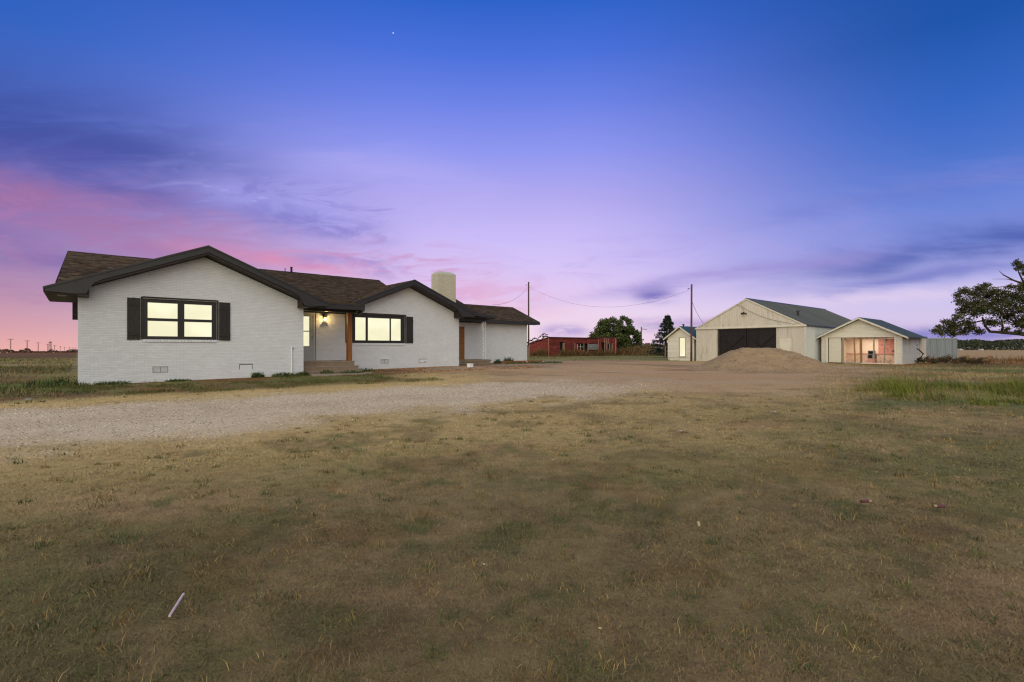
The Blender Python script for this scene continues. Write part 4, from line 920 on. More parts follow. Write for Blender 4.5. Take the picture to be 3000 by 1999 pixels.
rf.slab([(BW/2, -.09, BPK+.05), (BW+e, -.09, BE-.01), (BW+e, BL+.1, BE-.01), (BW/2, BL+.1, BPK+.05)], .05); rf.slab([(-e, -.09, BE-.01), (BW/2, -.09, BPK+.05), (BW/2, BL+.1, BPK+.05), (-e, BL+.1, BE-.01)], .05)
broof = rf.build('roof', M['barn_roof'], barn)
for s in (0, 1):
    for k in range(20):
        m = MB(); y0 = -.09+k*.96; y1 = min(y0+.955, BL+.1)
        A = lambda x, y, h: (x, y, BPK+.05-(BPK+.06-BE)*abs(x-BW/2)/(BW/2+e)+h)
        xe = BW+e if s else -e
        m.poly([A(BW/2, y0, .012), A(xe, y0, .012), A(xe, y1, .012), A(BW/2, y1, .012)])
        for yy in (y0+.02, y0+.34, y0+.66):
            m.poly([A(BW/2, yy, .012), A(xe, yy, .012), A(xe, yy+.02, .042), A(BW/2, yy+.02, .042)]); m.poly([A(BW/2, yy+.05, .012), A(xe, yy+.05, .012), A(xe, yy+.02, .042), A(BW/2, yy+.02, .042)])
        m.build('roof_panel', M['barn_roof'], broof)
MB().prism([(BW/2-.2, BPK-.03), (BW/2, BPK+.11), (BW/2+.2, BPK-.03)], 'y', -.10, BL+.1).build('ridge_cap', M['barn_roof'], broof)
MB().tube([(7.6, 3.4, 3.8), (7.6, 3.4, 4.35)], .09, 8).tube([(7.6, 3.4, 4.35), (7.6, 3.4, 4.47)], .13, 8).build('roof_flue', M['frame'], broof)
for k in range(2):                                 # the two leaves of the door
    x0 = 2.16+k*2.50; x1 = x0+2.46
    m = MB(); nb = 9
    for j in range(nb): m.box(x0+(x1-x0)*j/nb+.004, x0+(x1-x0)*(j+1)/nb-.004, .085, .105, .04, 2.90, random.random())
    o = m.build('barn_door', M['barn_door'], barn)
    for z in (.30, 2.42, 2.84): MB().box(x0, x1, .055, .083, z-.07, z+.05).build('rail', M['barn_door'], o)
    for x in (x0+.06, x1-.06): MB().box(x-.05, x+.05, .053, .081, .06, 2.88).build('stile', M['barn_door'], o)
    MB().bar((x0+.15, .068, .40), (x1-.12, .068, 2.33), .024, .10).build('brace', M['barn_door'], o)
    MB().bar((x0+.15, .075, 2.33), (x0+1.2, .075, 1.40), .02, .09).build('brace', M['barn_door'], o)
MB().box(2.07, 2.14, -.03, .10, 0, 2.95).build('door_jamb', M['jamb'], barn)
m = MB(); m.box(7.46, 8.325, .0, .05, .04, 2.08); md = m.build('side_door', M['barn_trim'], barn)
MB().tube([(8.24, .0, .98), (8.24, -.06, .98)], .035, 8).build('knob', M['metal'], md); MB().tube([(8.24, .0, 1.14), (8.24, -.03, 1.14)], .025, 8).build('lock', M['metal'], md)
m = MB(); m.box(7.40, 7.458, -.03, .03, 0, 2.16); m.box(8.328, 8.385, -.03, .03, 0, 2.16); m.box(7.458, 8.328, -.03, .03, 2.083, 2.16); m.build('door_trim', M['barn_front'], barn)
m = MB(); m.box(4.36, 4.70, -.11, -.07, 4.21, 4.25); fl = m.build('floodlight', M['frame'], barn)
for x, dz_ in ((4.36, 0.0), (4.52, .06), (4.70, -.02)):
    MB().tube([(x, -.10, 4.22+dz_), (x, -.2, 4.24+dz_), (x+.02, -.27, 4.22+dz_)], [.035, .065, .08], 8).build('lamp_head', M['frame'], fl)
m = MB(); m.box(8.40, 8.75, -.16, -.11, 3.19, 3.235); m.box(8.40, 8.43, -.20, -.11, 3.14, 3.235); m.build('conduit_bracket', M['barn_trim'], barn)

# ------------------------------------------------------------------ cream clapboard garage
GP = (25.54, 41.80); GW, GD, GE, GPK = 5.41, 5.5, 2.16, 3.50
gar = empty('garage', (*GP, 0), BRZ, 'small cream clapboard garage with open stud front and glowing pink interior', 'garage')
gt = lambda x: GE+(GPK-GE)*(1-abs(x-GW/2)/(GW/2))
OP0, OP1, OZ = .42, 4.96, 2.06
m = MB(); m.prism([(.03, 0), (OP0, 0), (OP0, OZ), (OP1, OZ), (OP1, 0), (GW-.03, 0), (GW-.03, GE), (GW/2, GPK-.02), (.03, GE)], 'y', .03, .12)
m.box(.03, .12, .12, GD, 0, GE); m.box(GW-.12, GW-.03, .12, 2.14, 0, GE); m.box(GW-.12, GW-.03, 2.46, GD, 0, GE); m.box(GW-.12, GW-.03, 2.14, 2.46, 0, 1.26); m.box(GW-.12, GW-.03, 2.14, 2.46, 1.96, GE)
m.prism([(.03, 0), (GW-.03, 0), (GW-.03, GE), (GW/2, GPK-.05), (.03, GE)], 'y', GD-.1, GD)
gwall = m.build('wall', M['siding'], gar)
z = .30; c = .098
while z < GPK-.12:
    segs = [(0, GW)] if z > OZ-.02 else [(0, OP0-.09), (OP1+.09, GW)]
    if z+c > GE: h = (z+c-GE)/((GPK-GE)/(GW/2)); segs = [(h, GW-h)]
    for (x0, x1) in segs:
        m = MB(); m.poly([(x0, .005, z), (x1, .005, z), (x1, .026, z+c), (x0, .026, z+c)]); m.poly([(x0, .005, z), (x0, .03, z), (x1, .03, z), (x1, .005, z)]); m.poly([(x0, .005, z), (x0, .03, z+c), (x0, .03, z)]); m.poly([(x1, .005, z), (x1, .03, z+c), (x1, .03, z)])
        m.build('clapboard', M['siding'], gwall)
    z += c
z = .30
while z < GE-.05:
    for (y0, y1) in ([(0.03, GD)] if z > 1.93 or z < 1.20 else [(0.03, 2.10), (2.50, GD)]):
        X = GW-.03; m = MB(); m.poly([(X+.025, y0, z), (X+.025, y1, z), (X+.004, y1, z+c), (X+.004, y0, z+c)]); m.poly([(X+.025, y0, z), (X+.025, y1, z), (X, y1, z), (X, y0, z)])
        m.build('clapboard', M['siding_w'], gwall)
    z += c
MB().box(.02, .34, .0, .029, .0, .29).build('footing', M['siding_w'], gar); MB().box(OP1+.02, GW-.0, -.01, .029, .0, .29).build('footing', M['siding_w'], gar); MB().box(GW-.03, GW-.0, .03, GD, .0, .29).build('footing', M['siding_w'], gar)
MB().box(GW-.05, GW+.012, -.014, .0285, .29, GE-.02).build('corner_board', M['siding_w'], gar)
m = MB(); m.box(GW-.06, GW+.005, 2.10, 2.14, 1.22, 2.0); m.box(GW-.06, GW+.005, 2.46, 2.50, 1.22, 2.0); m.box(GW-.06, GW+.005, 2.14, 2.46, 1.96, 2.0); m.box(GW-.06, GW+.03, 2.08, 2.52, 1.20, 1.24); gwin = m.build('window', M['siding'], gar)
MB().box(GW-.07, GW-.06, 2.14, 2.46, 1.25, 1.96).build('shade', M['siding'], gwin)
def gable_roof(parent, W_, D_, Ez, Pz, ov, f, bk, th, m_, trim, panels):
    k = (Pz-Ez)/(W_/2); ez = Ez-k*ov; r = MB()
    for s in (-1, 1): r.slab([(W_/2, -f, Pz+.10), (W_/2+s*(W_/2+ov), -f, ez+.10), (W_/2+s*(W_/2+ov), D_+bk, ez+.10), (W_/2, D_+bk, Pz+.10)], th)
    o = r.build('roof', m_, parent)
    L_ = D_+f+bk; n = max(1, int(L_/panels))
    for s in (-1, 1):
        for q in range(n):
            y0 = -f-.01+q*L_/n; y1 = -f+(q+1)*L_/n-.004; mb = MB()
            P = lambda t, y, h: (W_/2+s*(W_/2+ov+.015)*t, y, Pz+.10+(ez-Pz)*t+h)
            mb.poly([P(0, y0, .008), P(1, y0, .008), P(1, y1, .008), P(0, y1, .008)])
            for j in range(3):
                yy = y0+.03+(y1-y0)*j/3; mb.poly([P(0, yy, .008), P(1, yy, .008), P(1, yy+.02, .026), P(0, yy+.02, .026)]); mb.poly([P(0, yy+.04, .008), P(1, yy+.04, .008), P(1, yy+.02, .026), P(0, yy+.02, .026)])
            mb.build('roof_panel', m_, o)
        MB().prism([(W_/2, Pz+.10), (W_/2+s*(W_/2+ov), ez+.10), (W_/2+s*(W_/2+ov), ez-.03), (W_/2, Pz-.04)], 'y', -f-.03, -f-.012).build('bargeboard', trim, parent)
        MB().prism([(W_/2, Pz+.045), (W_/2+s*(W_/2+ov-.02), ez+.045), (W_/2+s*(W_/2+ov-.02), ez+.03), (W_/2, Pz+.03)], 'y', -f-.01, .02).build('soffit', trim, parent)
    return o
gable_roof(gar, GW, GD, GE-.02, GPK+.02, .42, .32, .55, .04, M['shed_roof'], M['barn_trim'], 1.05)
MB().tube([(1.95, 0, 3.05), (1.95, -.07, 3.02)], .04, 8).build('light_fixture', M['pvc'], gar)
m = MB(); m.box(.33, .50, -.02, .06, 0, 2.10); m.box(4.93, 5.06, -.02, .06, 0, 2.10); m.box(.50, 4.93, -.02, .05, OZ, 2.10); m.build('opening_trim', M['siding'], gar)
m = MB(); nb = 6
for k in range(nb): m.box(.555+k*.143, .555+(k+1)*.143-.004, .04, .075, .04, 2.03)
gd = m.build('plank_door', M['siding'], gar)
MB().tube([(1.35, .04, .95), (1.35, -.02, .95)], .025, 8).build('knob', M['metal'], gd)
MB().box(1.44, 1.50, .05, .09, 0, 2.04).build('door_gap', M['dark'], gar)
MB().box(1.51, 1.62, .0, .09, 0, OZ).build('door_post', M['stud_grey'], gar)
for x, w_, mm, tl in ((2.36, .085, 'stud', -.05), (2.78, .15, 'stud', -.02), (3.62, .085, 'stud_grey', .0), (4.29, .08, 'stud_grey', .02)):
    MB().bar((x+tl, .07, OZ), (x-tl*.3, .07, .05), w_, .09).build('stud', M[mm], gar)
MB().box(1.62, 4.93, .03, .12, .0, .06).build('sill_plate', M['plaster'], gar)
MB().bar((4.33, .02, .40), (4.72, .0, .02), .03, .08).build('loose_board', M['bare_wood'], gar)
# interior
MB().box(.13, GW-.13, .13, GD-.11, .0, .03).build('floor', M['path'], gar)
for x0, x1, mm in ((1.0, 3.3, 'plaster'), (3.3, GW-.13, 'pink')): MB().box(x0, x1, 2.6, 2.66, .78, 2.04, ).build('inner_panel', M[mm], gar)
MB().box(1.0, GW-.13, 2.58, 2.67, .03, .78).build('inner_panel', M['insul'], gar)
MB().box(1.0, GW-.13, 2.54, 2.60, .72, .78).build('rail', M['pink'], gar)
MB().box(1.0, 1.06, .13, 2.6, .03, 2.04).build('inner_panel', M['plaster'], gar)
MB().box(GW-.17, GW-.125, .13, 2.6, .03, 2.04).build('inner_panel', M['pink'], gar)
MB().box(.13, GW-.13, .13, 4, 2.075, 2.12).build('ceiling', M['insul'], gar)
MB().box(1.62, 4.93, .20, .24, 1.90, 2.05).build('header', M['insul'], gar)
ac = empty('storage_cabinet', (*(np.array(GP)+3.15*np.array(D2)*-1+1.5*np.array(D1)), .03), BRZ, 'dark little appliance stack standing inside the open garage', 'appliance')
m = MB(); m.box(-.26, .26, -.2, .2, 0, .34); m.build('base', M['pink'], ac)
m = MB(); m.box(-.26, .26, -.2, .2, .345, .68); o = m.build('lower_case', M['grey_ply'], ac); MB().box(-.20, .04, -.215, -.201, .40, .63).build('grille', M['dark'], o)
m = MB(); m.box(-.24, .18, -.2, .2, .685, .98); o = m.build('upper_case', M['grey_ply'], ac); MB().box(-.18, .10, -.215, -.201, .73, .93).build('grille', M['dark'], o)
gl = bpy.data.lights.new('garage_fill', 'AREA'); gl.energy = 50; gl.size = 1.6; gl.color = (1.0, .84, .68)  # unseen area light added to brighten the interior, no fixture built
glo = bpy.data.objects.new('garage_fill', gl); COL.objects.link(glo); glo.parent = gar; glo.location = (2.9, 1.2, 2.06)
# lean-to behind the garage
lt = empty('lean_to', (*(np.array(GP)-(GW-.9)*np.array(D2)+(GD+.08)*np.array(D1)), 0), BRZ, 'narrow cream lean-to of upright boards behind the garage', 'shed')
m = MB(); m.box(0, .9, 0, 2.2, 0, 2.12); o = m.build('wall', M['siding'], lt)
for k in range(11): MB().box(.901, .92, .02+k*.2, .2+k*.2-.015, .02, 2.10).build('board', M['siding'], o)
m = MB(); m.slab([(-.05, -.05, 2.19), (1.0, -.05, 2.17), (1.0, 2.3, 2.17), (-.05, 2.3, 2.19)], .05); m.build('roof', M['shed_roof'], lt)
# corrugated sheets lying in front
def lay_sheet(x, y, lx, ly, rz, z, m_, label):
    mb = MB(); n = int(lx/.08)
    for k in range(n):
        x0 = -lx/2+k*.08; d = .012 if k % 2 else 0; d2 = 0 if k % 2 else .012
        mb.poly([(x0, -ly/2, d), (x0+.08, -ly/2, d2), (x0+.08, ly/2, d2), (x0, ly/2, d)])
    o = mb.build('corrugated_sheet', m_); o.location = (x, y, z); o.rotation_euler = (.0, .012, rz)
    return tag(o, label, 'metal sheet', 'scrap sheets lying before the garage')
s0 = np.array(GP)
q = s0-1.7*np.array(D2)-.75*np.array(D1); lay_sheet(q[0], q[1], 2.6, .9, BRZ+.02, .06, M['rust'], 'rusty corrugated sheet lying before the cream plank door')
q = s0-3.0*np.array(D2)-.95*np.array(D1); lay_sheet(q[0], q[1], 2.4, .8, BRZ-.03, .11, M['container'], 'grey galvanised sheet lying on the rusty one before the garage studs')

# ------------------------------------------------------------------ small white shed left of the barn
SP = (15.47, 50.3); SW, SD, SE, SPK = 2.83, 5.0, 2.26, 3.16
shed = empty('shed', (*SP, 0), BRZ, 'small white lap sided shed with tall lit window, left of the barn', 'shed')
m = MB(); m.prism([(.03, 0), (1.31, 0), (1.31, 2.2), (1.91, 2.2), (1.91, 0), (SW-.03, 0), (SW-.03, SE), (SW/2, SPK), (.03, SE)], 'y', .03, .12); m.box(1.31, 1.91, .03, .12, 0, .44)
m.box(.03, .12, .12, SD, 0, SE); m.box(SW-.12, SW-.03, .12, SD, 0, SE); m.prism([(.03, 0), (SW-.03, 0), (SW-.03, SE), (SW/2, SPK), (.03, SE)], 'y', SD-.1, SD)
swl = m.build('wall', M['siding'], shed)
z = .30; c = .13
while z < SPK-.15:
    x0, x1 = 0, SW
    if z+c > SE: h = (z+c-SE)/((SPK-SE)/(SW/2)); x0, x1 = h, SW-h
    for (p, q) in ([(x0, 1.25), (1.97, x1)] if .30 < z < 2.2 else [(x0, x1)]):
        m = MB(); m.poly([(p, .006, z), (q, .006, z), (q, .027, z+c), (p, .027, z+c)]); m.poly([(p, .006, z), (p, .03, z), (q, .03, z), (q, .006, z)]); m.build('clapboard', M['siding'], swl)
    z += c
MB().box(0, SW, .0, .03, .27, .30).build('water_table', M['stud_grey'], shed)
m = MB(); m.box(1.25, 1.31, -.01, .06, .40, 2.26); m.box(1.91, 1.97, -.01, .06, .40, 2.26); m.box(1.31, 1.91, -.01, .06, 2.2, 2.26); m.box(1.22, 2.0, -.03, .06, .36, .40); sw_ = m.build('window', M['stud_grey'], shed)
MB().box(1.31, 1.91, .05, .065, .40, 2.20).build('pane', M['pane'], sw_)
gable_roof(shed, SW, SD, SE, SPK+.08, .36, .25, .2, .04, M['teal_roof'], M['barn_trim'], 1.0)
MB().tube([(SW/2-.05, .6, 3.2), (SW/2-.05, .6, 3.46)], .07, 8).tube([(SW/2-.05, .6, 3.46), (SW/2-.05, .6, 3.56)], .11, 8).build('stove_pipe', M['dark'], shed)
fp = MB().tube([(14.95, 49.4, 0), (14.97, 49.4, 1.42)], [.075, .065], 7).build('fence_post', M['weathered_post']); tag(fp, 'weathered wooden post standing by the small white shed', 'post')

# ------------------------------------------------------------------ long red shed
red = empty('red_shed', (SHX, SHY, 0), ROT, 'long low dilapidated red board shed with dark doorways in dry weeds', 'shed')
ops = [(2.31, 3.15, 0, 1.98), (5.5, 7.43, .99, 1.83), (7.61, 8.35, 0, 1.84), (8.53, 10.79, .93, 1.84), (11.76, 12.45, 0, 2.11), (13.14, 14.25, .47, 1.87)]
RW, RD = 15.5, 3.9
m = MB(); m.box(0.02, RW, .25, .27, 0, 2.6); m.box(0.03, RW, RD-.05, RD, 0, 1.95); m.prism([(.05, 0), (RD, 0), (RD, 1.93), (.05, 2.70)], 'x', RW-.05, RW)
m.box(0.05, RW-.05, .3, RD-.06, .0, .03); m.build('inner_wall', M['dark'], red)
def cut(x0, x1, z0, z1):
    segs = [(x0, x1)]
    for (a, b, c0, c1) in ops:
        if z1 > c0+.01 and z0 < c1-.01:
            n = []
            for p, q in segs:
                if b <= p or a >= q: n.append((p, q))
                else:
                    if a-p > .03: n.append((p, a))
                    if q-b > .03: n.append((b, q))
            segs = n
    return segs
z = .05; hb = .185
while z < 2.66:
    for (p, q) in cut(0, 10.95, z, z+hb):
        x = p
        while x < q-.02:
            e = min(q, x+random.uniform(2.2, 4.2));
            if q-e < .5: e = q
            j = random.uniform(-.012, .006)
            m = MB(); m.prism([(x+.004, z+random.uniform(0, .012)), (e-.004, z+random.uniform(0, .012)), (e-.004, z+hb-.012), (x+.004, z+hb-.010)], 'y', .02+j, .045+j); m.build('board', M['red_wood'], red); x = e
    z += hb
x = 10.98
while x < RW-.05:
    for (z0, z1) in ((0.05, 2.84),):
        zs = [(z0, z1)]
        for (a, b, c0, c1) in ops:
            if x+.08 > a and x+.08 < b: zs = [(z0, c0), (c1, z1)]
        for p, q in zs:
            if q-p > .05: j = random.uniform(-.01, .01); MB().prism([(x, p), (x+.165, p), (x+.165, q+random.uniform(-.05, .03)), (x+.004, q+random.uniform(-.05, .03))], 'y', .0+j, .025+j).build('board', M['red_wood'] if random.random() < .85 else M['bare_wood'], red)
    x += .175
z = .05
while z < 2.6:                                      # gable end boards facing left
    hi = z+hb-.01; b1 = RD if hi < 1.9 else RD*(1-(hi-1.9)/(2.74-1.9))
    if b1 > .1: MB().prism([(.03, z), (b1, z), (b1, hi), (.03, hi)], 'x', -.02, .005).build('board', M['red_wood'], red)
    z += hb
m = MB(); m.slab([(-.12, -.15, 2.80), (10.97, -.15, 2.80), (10.97, RD+.1, 1.98), (-.12, RD+.1, 1.98)], .06); m.slab([(10.99, -.12, 2.96), (RW+.1, -.12, 2.96), (RW+.1, RD+.1, 2.05), (10.99, RD+.1, 2.05)], .06)
m.build('roof', M['rust'], red)
MB().box(-.14, 10.96, -.17, -.151, 2.70, 2.80).build('fascia', M['jamb'], red)
for x, z0, z1 in ((-.05, 0, 2.72), (5.42, .2, 2.0), (7.46, 0, 1.9), (10.86, .3, 2.7), (3.17, 0, 1.98), (8.40, 0, 1.9), (12.9, .3, 2.8), (14.3, .4, 1.95)):
    MB().box(x, x+.12, -.03, -.005, z0, z1).build('batten', M['bare_wood'], red)
wn = MB(); wn.box(6.10, 6.16, -.01, .03, .99, 1.83); wn.box(6.72, 6.77, -.01, .03, .99, 1.83); wn.box(6.16, 7.40, -.012, .028, 1.38, 1.42); wn.build('window_bars', M['barn_trim'], red)
MB().box(8.55, 10.77, .0, .04, .94, 1.83).build('plywood_panel', M['grey_ply'], red)
MB().box(5.52, 6.05, .05, .07, 1.0, 1.82).build('plank_panel', M['red_wood'], red)
MB().box(2.95, 3.13, .03, .06, 0.05, 1.95).build('open_door', M['bare_wood'], red)
m = MB(); m.box(13.62, 13.86, .0, .03, .50, 1.85); m.box(13.16, 13.20, 0, .03, .48, 1.86); m.box(14.18, 14.23, 0, .03, .48, 1.86); m.build('window_bars', M['bare_wood'], red)
for x in (13.3, 13.45, 14.0): MB().box(x, x+.04, .0, .03, .48, 1.0).build('picket', M['bare_wood'], red)

# ------------------------------------------------------------------ grey container
cont = empty('container', (47.75, 58.4, 0), BRZ+.17, 'grey corrugated steel storage container standing right of the garage', 'container')
CW, CD, CH = 2.72, 6.06, 2.34
MB().box(.03, CW-.03, .03, CD, .12, CH-.03).build('body', M['container'], cont)
for k in range(2):
    x0 = .06+k*(CW-.12)/2; x1 = x0+(CW-.12)/2-.012; m = MB(); ribbed(m, x0, x1, lambda s: .16, lambda s: CH-.14, lambda s, d, z: (s, .02-d, z), .16); dd = m.build('container_door', M['container'], cont)
    for q in (.3, .75): MB().tube([(x0+(x1-x0)*q, -.04, .14), (x0+(x1-x0)*q, -.04, CH-.1)], .018, 6).build('lock_rod', M['container'], dd)
m = MB(); m.box(0, .06, -.02, .06, .05, CH); m.box(CW-.06, CW, -.02, .06, .05, CH); m.box(.06, CW-.06, -.02, .06, CH-.13, CH); m.box(.06, CW-.06, -.02, .06, .03, .16); m.build('door_frame', M['container'], cont)
m = MB()
ribbed(m, .08, CD, lambda s: .14, lambda s: CH-.05, lambda s, d, z: (.03-d, s, z), .28); ribbed(m, .08, CD, lambda s: .14, lambda s: CH-.05, lambda s, d, z: (CW-.03+d, s, z), .28); m.build('side_panel', M['container'], cont)
MB().slab([(0, 0, CH+.02), (CW, 0, CH+.02), (CW, CD, CH+.02), (0, CD, CH+.02)], .05).build('roof', M['container'], cont)

# ------------------------------------------------------------------ gravel pile
nx_, ny_ = 110, 84; PX, PY = 14.35, 29.2
ux = np.array([0.898, 0.440]); ux = np.array([0.985, -0.17]); uy = np.array([0.17, 0.985])
S, Tq = np.meshgrid(np.linspace(-4.6, 4.8, nx_), np.linspace(-4.6, 4.6, ny_), indexing='ij')
dq = np.hypot(np.maximum(np.abs(S+.02)-1.05, 0)*np.where(S > 0, .88, 1.0), np.maximum(np.abs(Tq)-.15, 0)*np.where(Tq < 0, .80, .9))
Xp = PX+S*ux[0]+Tq*uy[0]; Yp = PY+S*ux[1]+Tq*uy[1]
hh = 1.26-dq*.49
hh = np.where(hh < .25, .25*np.exp((hh-.25)/.25)-.035, hh)+(fbm(Xp/.9, Yp/.9, 121, 4)-.5)*.34*np.clip(hh+.3, 0, 1)+(fbm(Xp/.22, Yp/.22, 122, 3)-.5)*.10
hh = np.minimum(hh, 1.225+(fbm(Xp/.5, Yp/.5, 125, 3)-.5)*.06)
ed = np.minimum(np.minimum(S+4.6, 4.8-S), np.minimum(Tq+4.6, 4.6-Tq)); hh = np.where(ed < .3, np.minimum(hh, -.03), hh)
i2 = np.arange(nx_*ny_).reshape(nx_, ny_)
Fp = np.stack([i2[:-1, :-1], i2[1:, :-1], i2[1:, 1:], i2[:-1, 1:]], -1).reshape(-1, 4)
Vp = np.stack([Xp, Yp, hh+gz_(Xp, Yp)], -1).reshape(-1, 3)
pile = link('gravel_pile', np_mesh('gravel_pile', Vp, [Fp], M['pile'], None, True)); tag(pile, 'wide heap of tan caliche gravel dumped before the dark barn doors', 'gravel pile')
ii = rng.integers(0, len(Vp), 9000); ok_ = Vp[ii, 2] > .0; pv = Vp[ii][ok_]
st_ = stones('pile_stones', pv[:, 0]+rng.uniform(-.05, .05, len(pv)), pv[:, 1]+rng.uniform(-.05, .05, len(pv)), rng.uniform(.012, .04, len(pv)), [(170, 146, 112), (140, 118, 90), (120, 100, 76), (184, 162, 130)], None, 0)
co = np.empty(len(st_.data.vertices)*3, np.float32); st_.data.vertices.foreach_get('co', co); co = co.reshape(-1, 5, 3); co[:, :, 2] += (pv[:, 2]-gz_(pv[:, 0], pv[:, 1]))[:, None]-.005
st_.data.vertices.foreach_set('co', co.ravel()); st_.data.update(); st_.parent = pile

# ------------------------------------------------------------------ poles and cables
def pole(x, y, h, r, m_, label, sleeve=False, lean=0.0):
    o = empty('utility_pole', (x, y, gz1(x, y)), 0, label, 'pole', 'wooden poles carrying the yard cable')
    MB().tube([(0, 0, -.2), (lean*.3, 0, h*.3), (lean*.6, 0, h*.6), (lean, 0, h)], [r, r*.96, r*.9, r*.82], 10).build('shaft', m_, o, True)
    ins = MB(); ins.tube([(-.05, -.02, h-.35), (-.3, -.05, h-.38)], .015, 5).tube([(-.3, -.05, h-.46), (-.3, -.05, h-.36)], .045, 6); ins.build('insulator', M['wire'], o)
    if sleeve: MB().tube([(0, -.03, -.1), (0, -.03, 1.42)], [r*1.7, r*1.55], 8).build('stub_post', M['weathered_post'], o)
    return o
P1 = (2.02, 61.5); P2 = (16.40, 46.3)
pole(*P1, 9.25, .105, M['pole'], 'tall dark wooden pole rising beside the rear end of the house', True)
pole(*P2, 7.05, .092, M['pole_red'], 'reddish brown wooden pole standing before the small white shed', False, .03)
def cable(p, q, sag, label, r=.018, n=28):
    p = Vector(p); q = Vector(q)
    path = [p.lerp(q, t)-Vector((0, 0, sag*4*t*(1-t))) for t in np.linspace(0, 1, n)]
    return tag(MB().tube(path, r, 5).build('overhead_cable', M['wire']), label, 'cable', 'overhead cables of the yard')
cable((P1[0], P1[1], 8.7), (P2[0], P2[1], 6.6), 2.05, 'sagging thin cable strung between the two wooden poles', .009)
hx, hy = from_ab(23.6, 8.3); cable((P1[0], P1[1], 8.7), (hx, hy, 4.45), .55, 'thin cable running from the dark pole down to the house roof', .011)
bx = np.array(BP)+.75*np.array([.6508, -.7592]); cable((P2[0]+.05, P2[1], 5.5), (bx[0], bx[1], 3.45), .22, 'slack cable from the reddish pole to the barn eave', .016, 12)
bpt = lambda x, z: tuple((np.array(BP)+x*np.array([.6508, -.7592])-.14*np.array(D1)))+(z,)
cable(bpt(3.9, 5.08), bpt(8.5, 3.22), .32, 'grey conduit cable looping across the barn gable', .012, 14)

# H shaped transmission poles and a tower far to the left
def far_pole(px, d, h, w_, which):
    x = d*px; y = d; o = empty('power_pole', (x, y, gz1(x, y)-.3), 0, 'thin distant power line pole on the left horizon, '+which, 'power pole', 'power line poles on the horizon')
    m = MB(); m.tube([(-w_*.06, 0, 0), (-w_*.06, 0, h)], .15, 5); m.tube([(w_*.06, 0, 0), (w_*.06, 0, h)], .15, 5); m.build('mast', M['far_steel'], o)
    MB().box(-w_/2, w_/2, -.12, .12, h-.55, h-.2).build('crossarm', M['far_steel'], o)
    return o
for px, d, hpx, wpx in ((31, 380, 40, 18), (79.6, 441, 35, 16), (112, 530, 29, 13), (140, 600, 24.5, 11), (160, 690, 21, 10), (176.5, 800, 18, 9), (189, 910, 15.5, 8), (204, 980, 15.5, 9), (214, 1040, 14, 7), (222, 1100, 14, 7)):
    far_pole((px-1500)/1483, d, hpx*d/1483+.6, wpx*d/1483, {31: 'tallest and leftmost', 79.6: 'second tallest, second from left', 112: 'third from left', 140: 'just left of the thick mast', 160: 'just right of the thick mast', 176.5: 'second right of the thick mast', 189: 'third right of the thick mast', 204: 'above the tiny barn', 214: 'just right of the tiny barn', 222: 'nearest the house wall'}[px])
d = 560; x = d*(147-1500)/1483; tw = empty('lattice_tower', (x, d, gz1(x, d)-.3), 0, 'thick grey distant mast among the power poles on the left horizon', 'tower')
m = MB()
for sx in (-.7, .7):
    for sy in (-.7, .7): m.tube([(sx*1.2, sy*1.2, 0), (sx, sy, 12.4)], .2, 4)
for k in range(8): m.bar((-.8, -.7, k*1.5), (.8, -.7, k*1.5+1.5), .2, .2); m.bar((.8, .7, k*1.5), (-.8, .7, k*1.5+1.5), .2, .2)
m.build('lattice', M['far_steel'], tw); MB().box(-.9, .9, -.9, .9, 11.4, 12.2).build('platform', M['far_steel'], tw); MB().tube([(0, 0, 12.2), (0, 0, 13.2)], .25, 5).build('beacon', M['far_steel'], tw)
d = 700; x = d*(206-1500)/1483; fs = MB().prism([(-5, 0), (5, 0), (5, 3.2), (0, 4.6), (-5, 3.2)], 'y', 0, 8).build('far_barn', M['far_steel']); fs.location = (x, d, gz1(x, d)); tag(fs, 'tiny dark barn on the left horizon under the power line', 'barn')
x = 105*(1879-1500)/1483; o = empty('power_pole', (x, 105, 0), 0, 'slim pole with one crossarm between the round tree and the conifer', 'power pole')
MB().tube([(0, 0, 0), (0, 0, 5.6)], .13, 6).build('mast', M['far_steel'], o); MB().bar((-.1, 0, 5.15), (1.2, 0, 5.12), .14, .14).build('crossarm', M['far_steel'], o)

# ------------------------------------------------------------------ trees
def leaf_quads(P, size, cols, flat=0.0):
    """P (n,3) leaf centres -> verts, faces, colours; each leaf a folded diamond"""
    n = len(P)
    d = rng.normal(size=(n, 3)); d[:, 2] *= (1-flat); d /= np.linalg.norm(d, axis=1, keepdims=True)+1e-6
    u = np.cross(d, rng.normal(size=(n, 3))); u /= np.linalg.norm(u, axis=1, keepdims=True)+1e-6
    nn = np.cross(d, u); s = size*rng.uniform(.6, 1.3, n)[:, None]
    V_ = np.stack([P-d*s*.5, P+u*s*.32+nn*s*.12, P+d*s*.5, P-u*s*.32+nn*s*.12], 1)
    i = np.arange(n)[:, None]*4
    k = rng.integers(0, len(cols), n); c = np.array([lin(*q) for q in cols])[k]*rng.uniform(.7, 1.25, (n, 1))
    return V_.reshape(-1, 3), [i+np.array([[0, 1, 2]]), i+np.array([[0, 2, 3]])], np.repeat(c[:, None], 4, 1).reshape(-1, 3)
def crown(parent, P, size, cols, flat=0.0, name='crown'):
    V_, F_, c_ = leaf_quads(P, size, cols, flat)
    return link(name, np_mesh(name, V_, F_, M['leaf'], c_), parent)
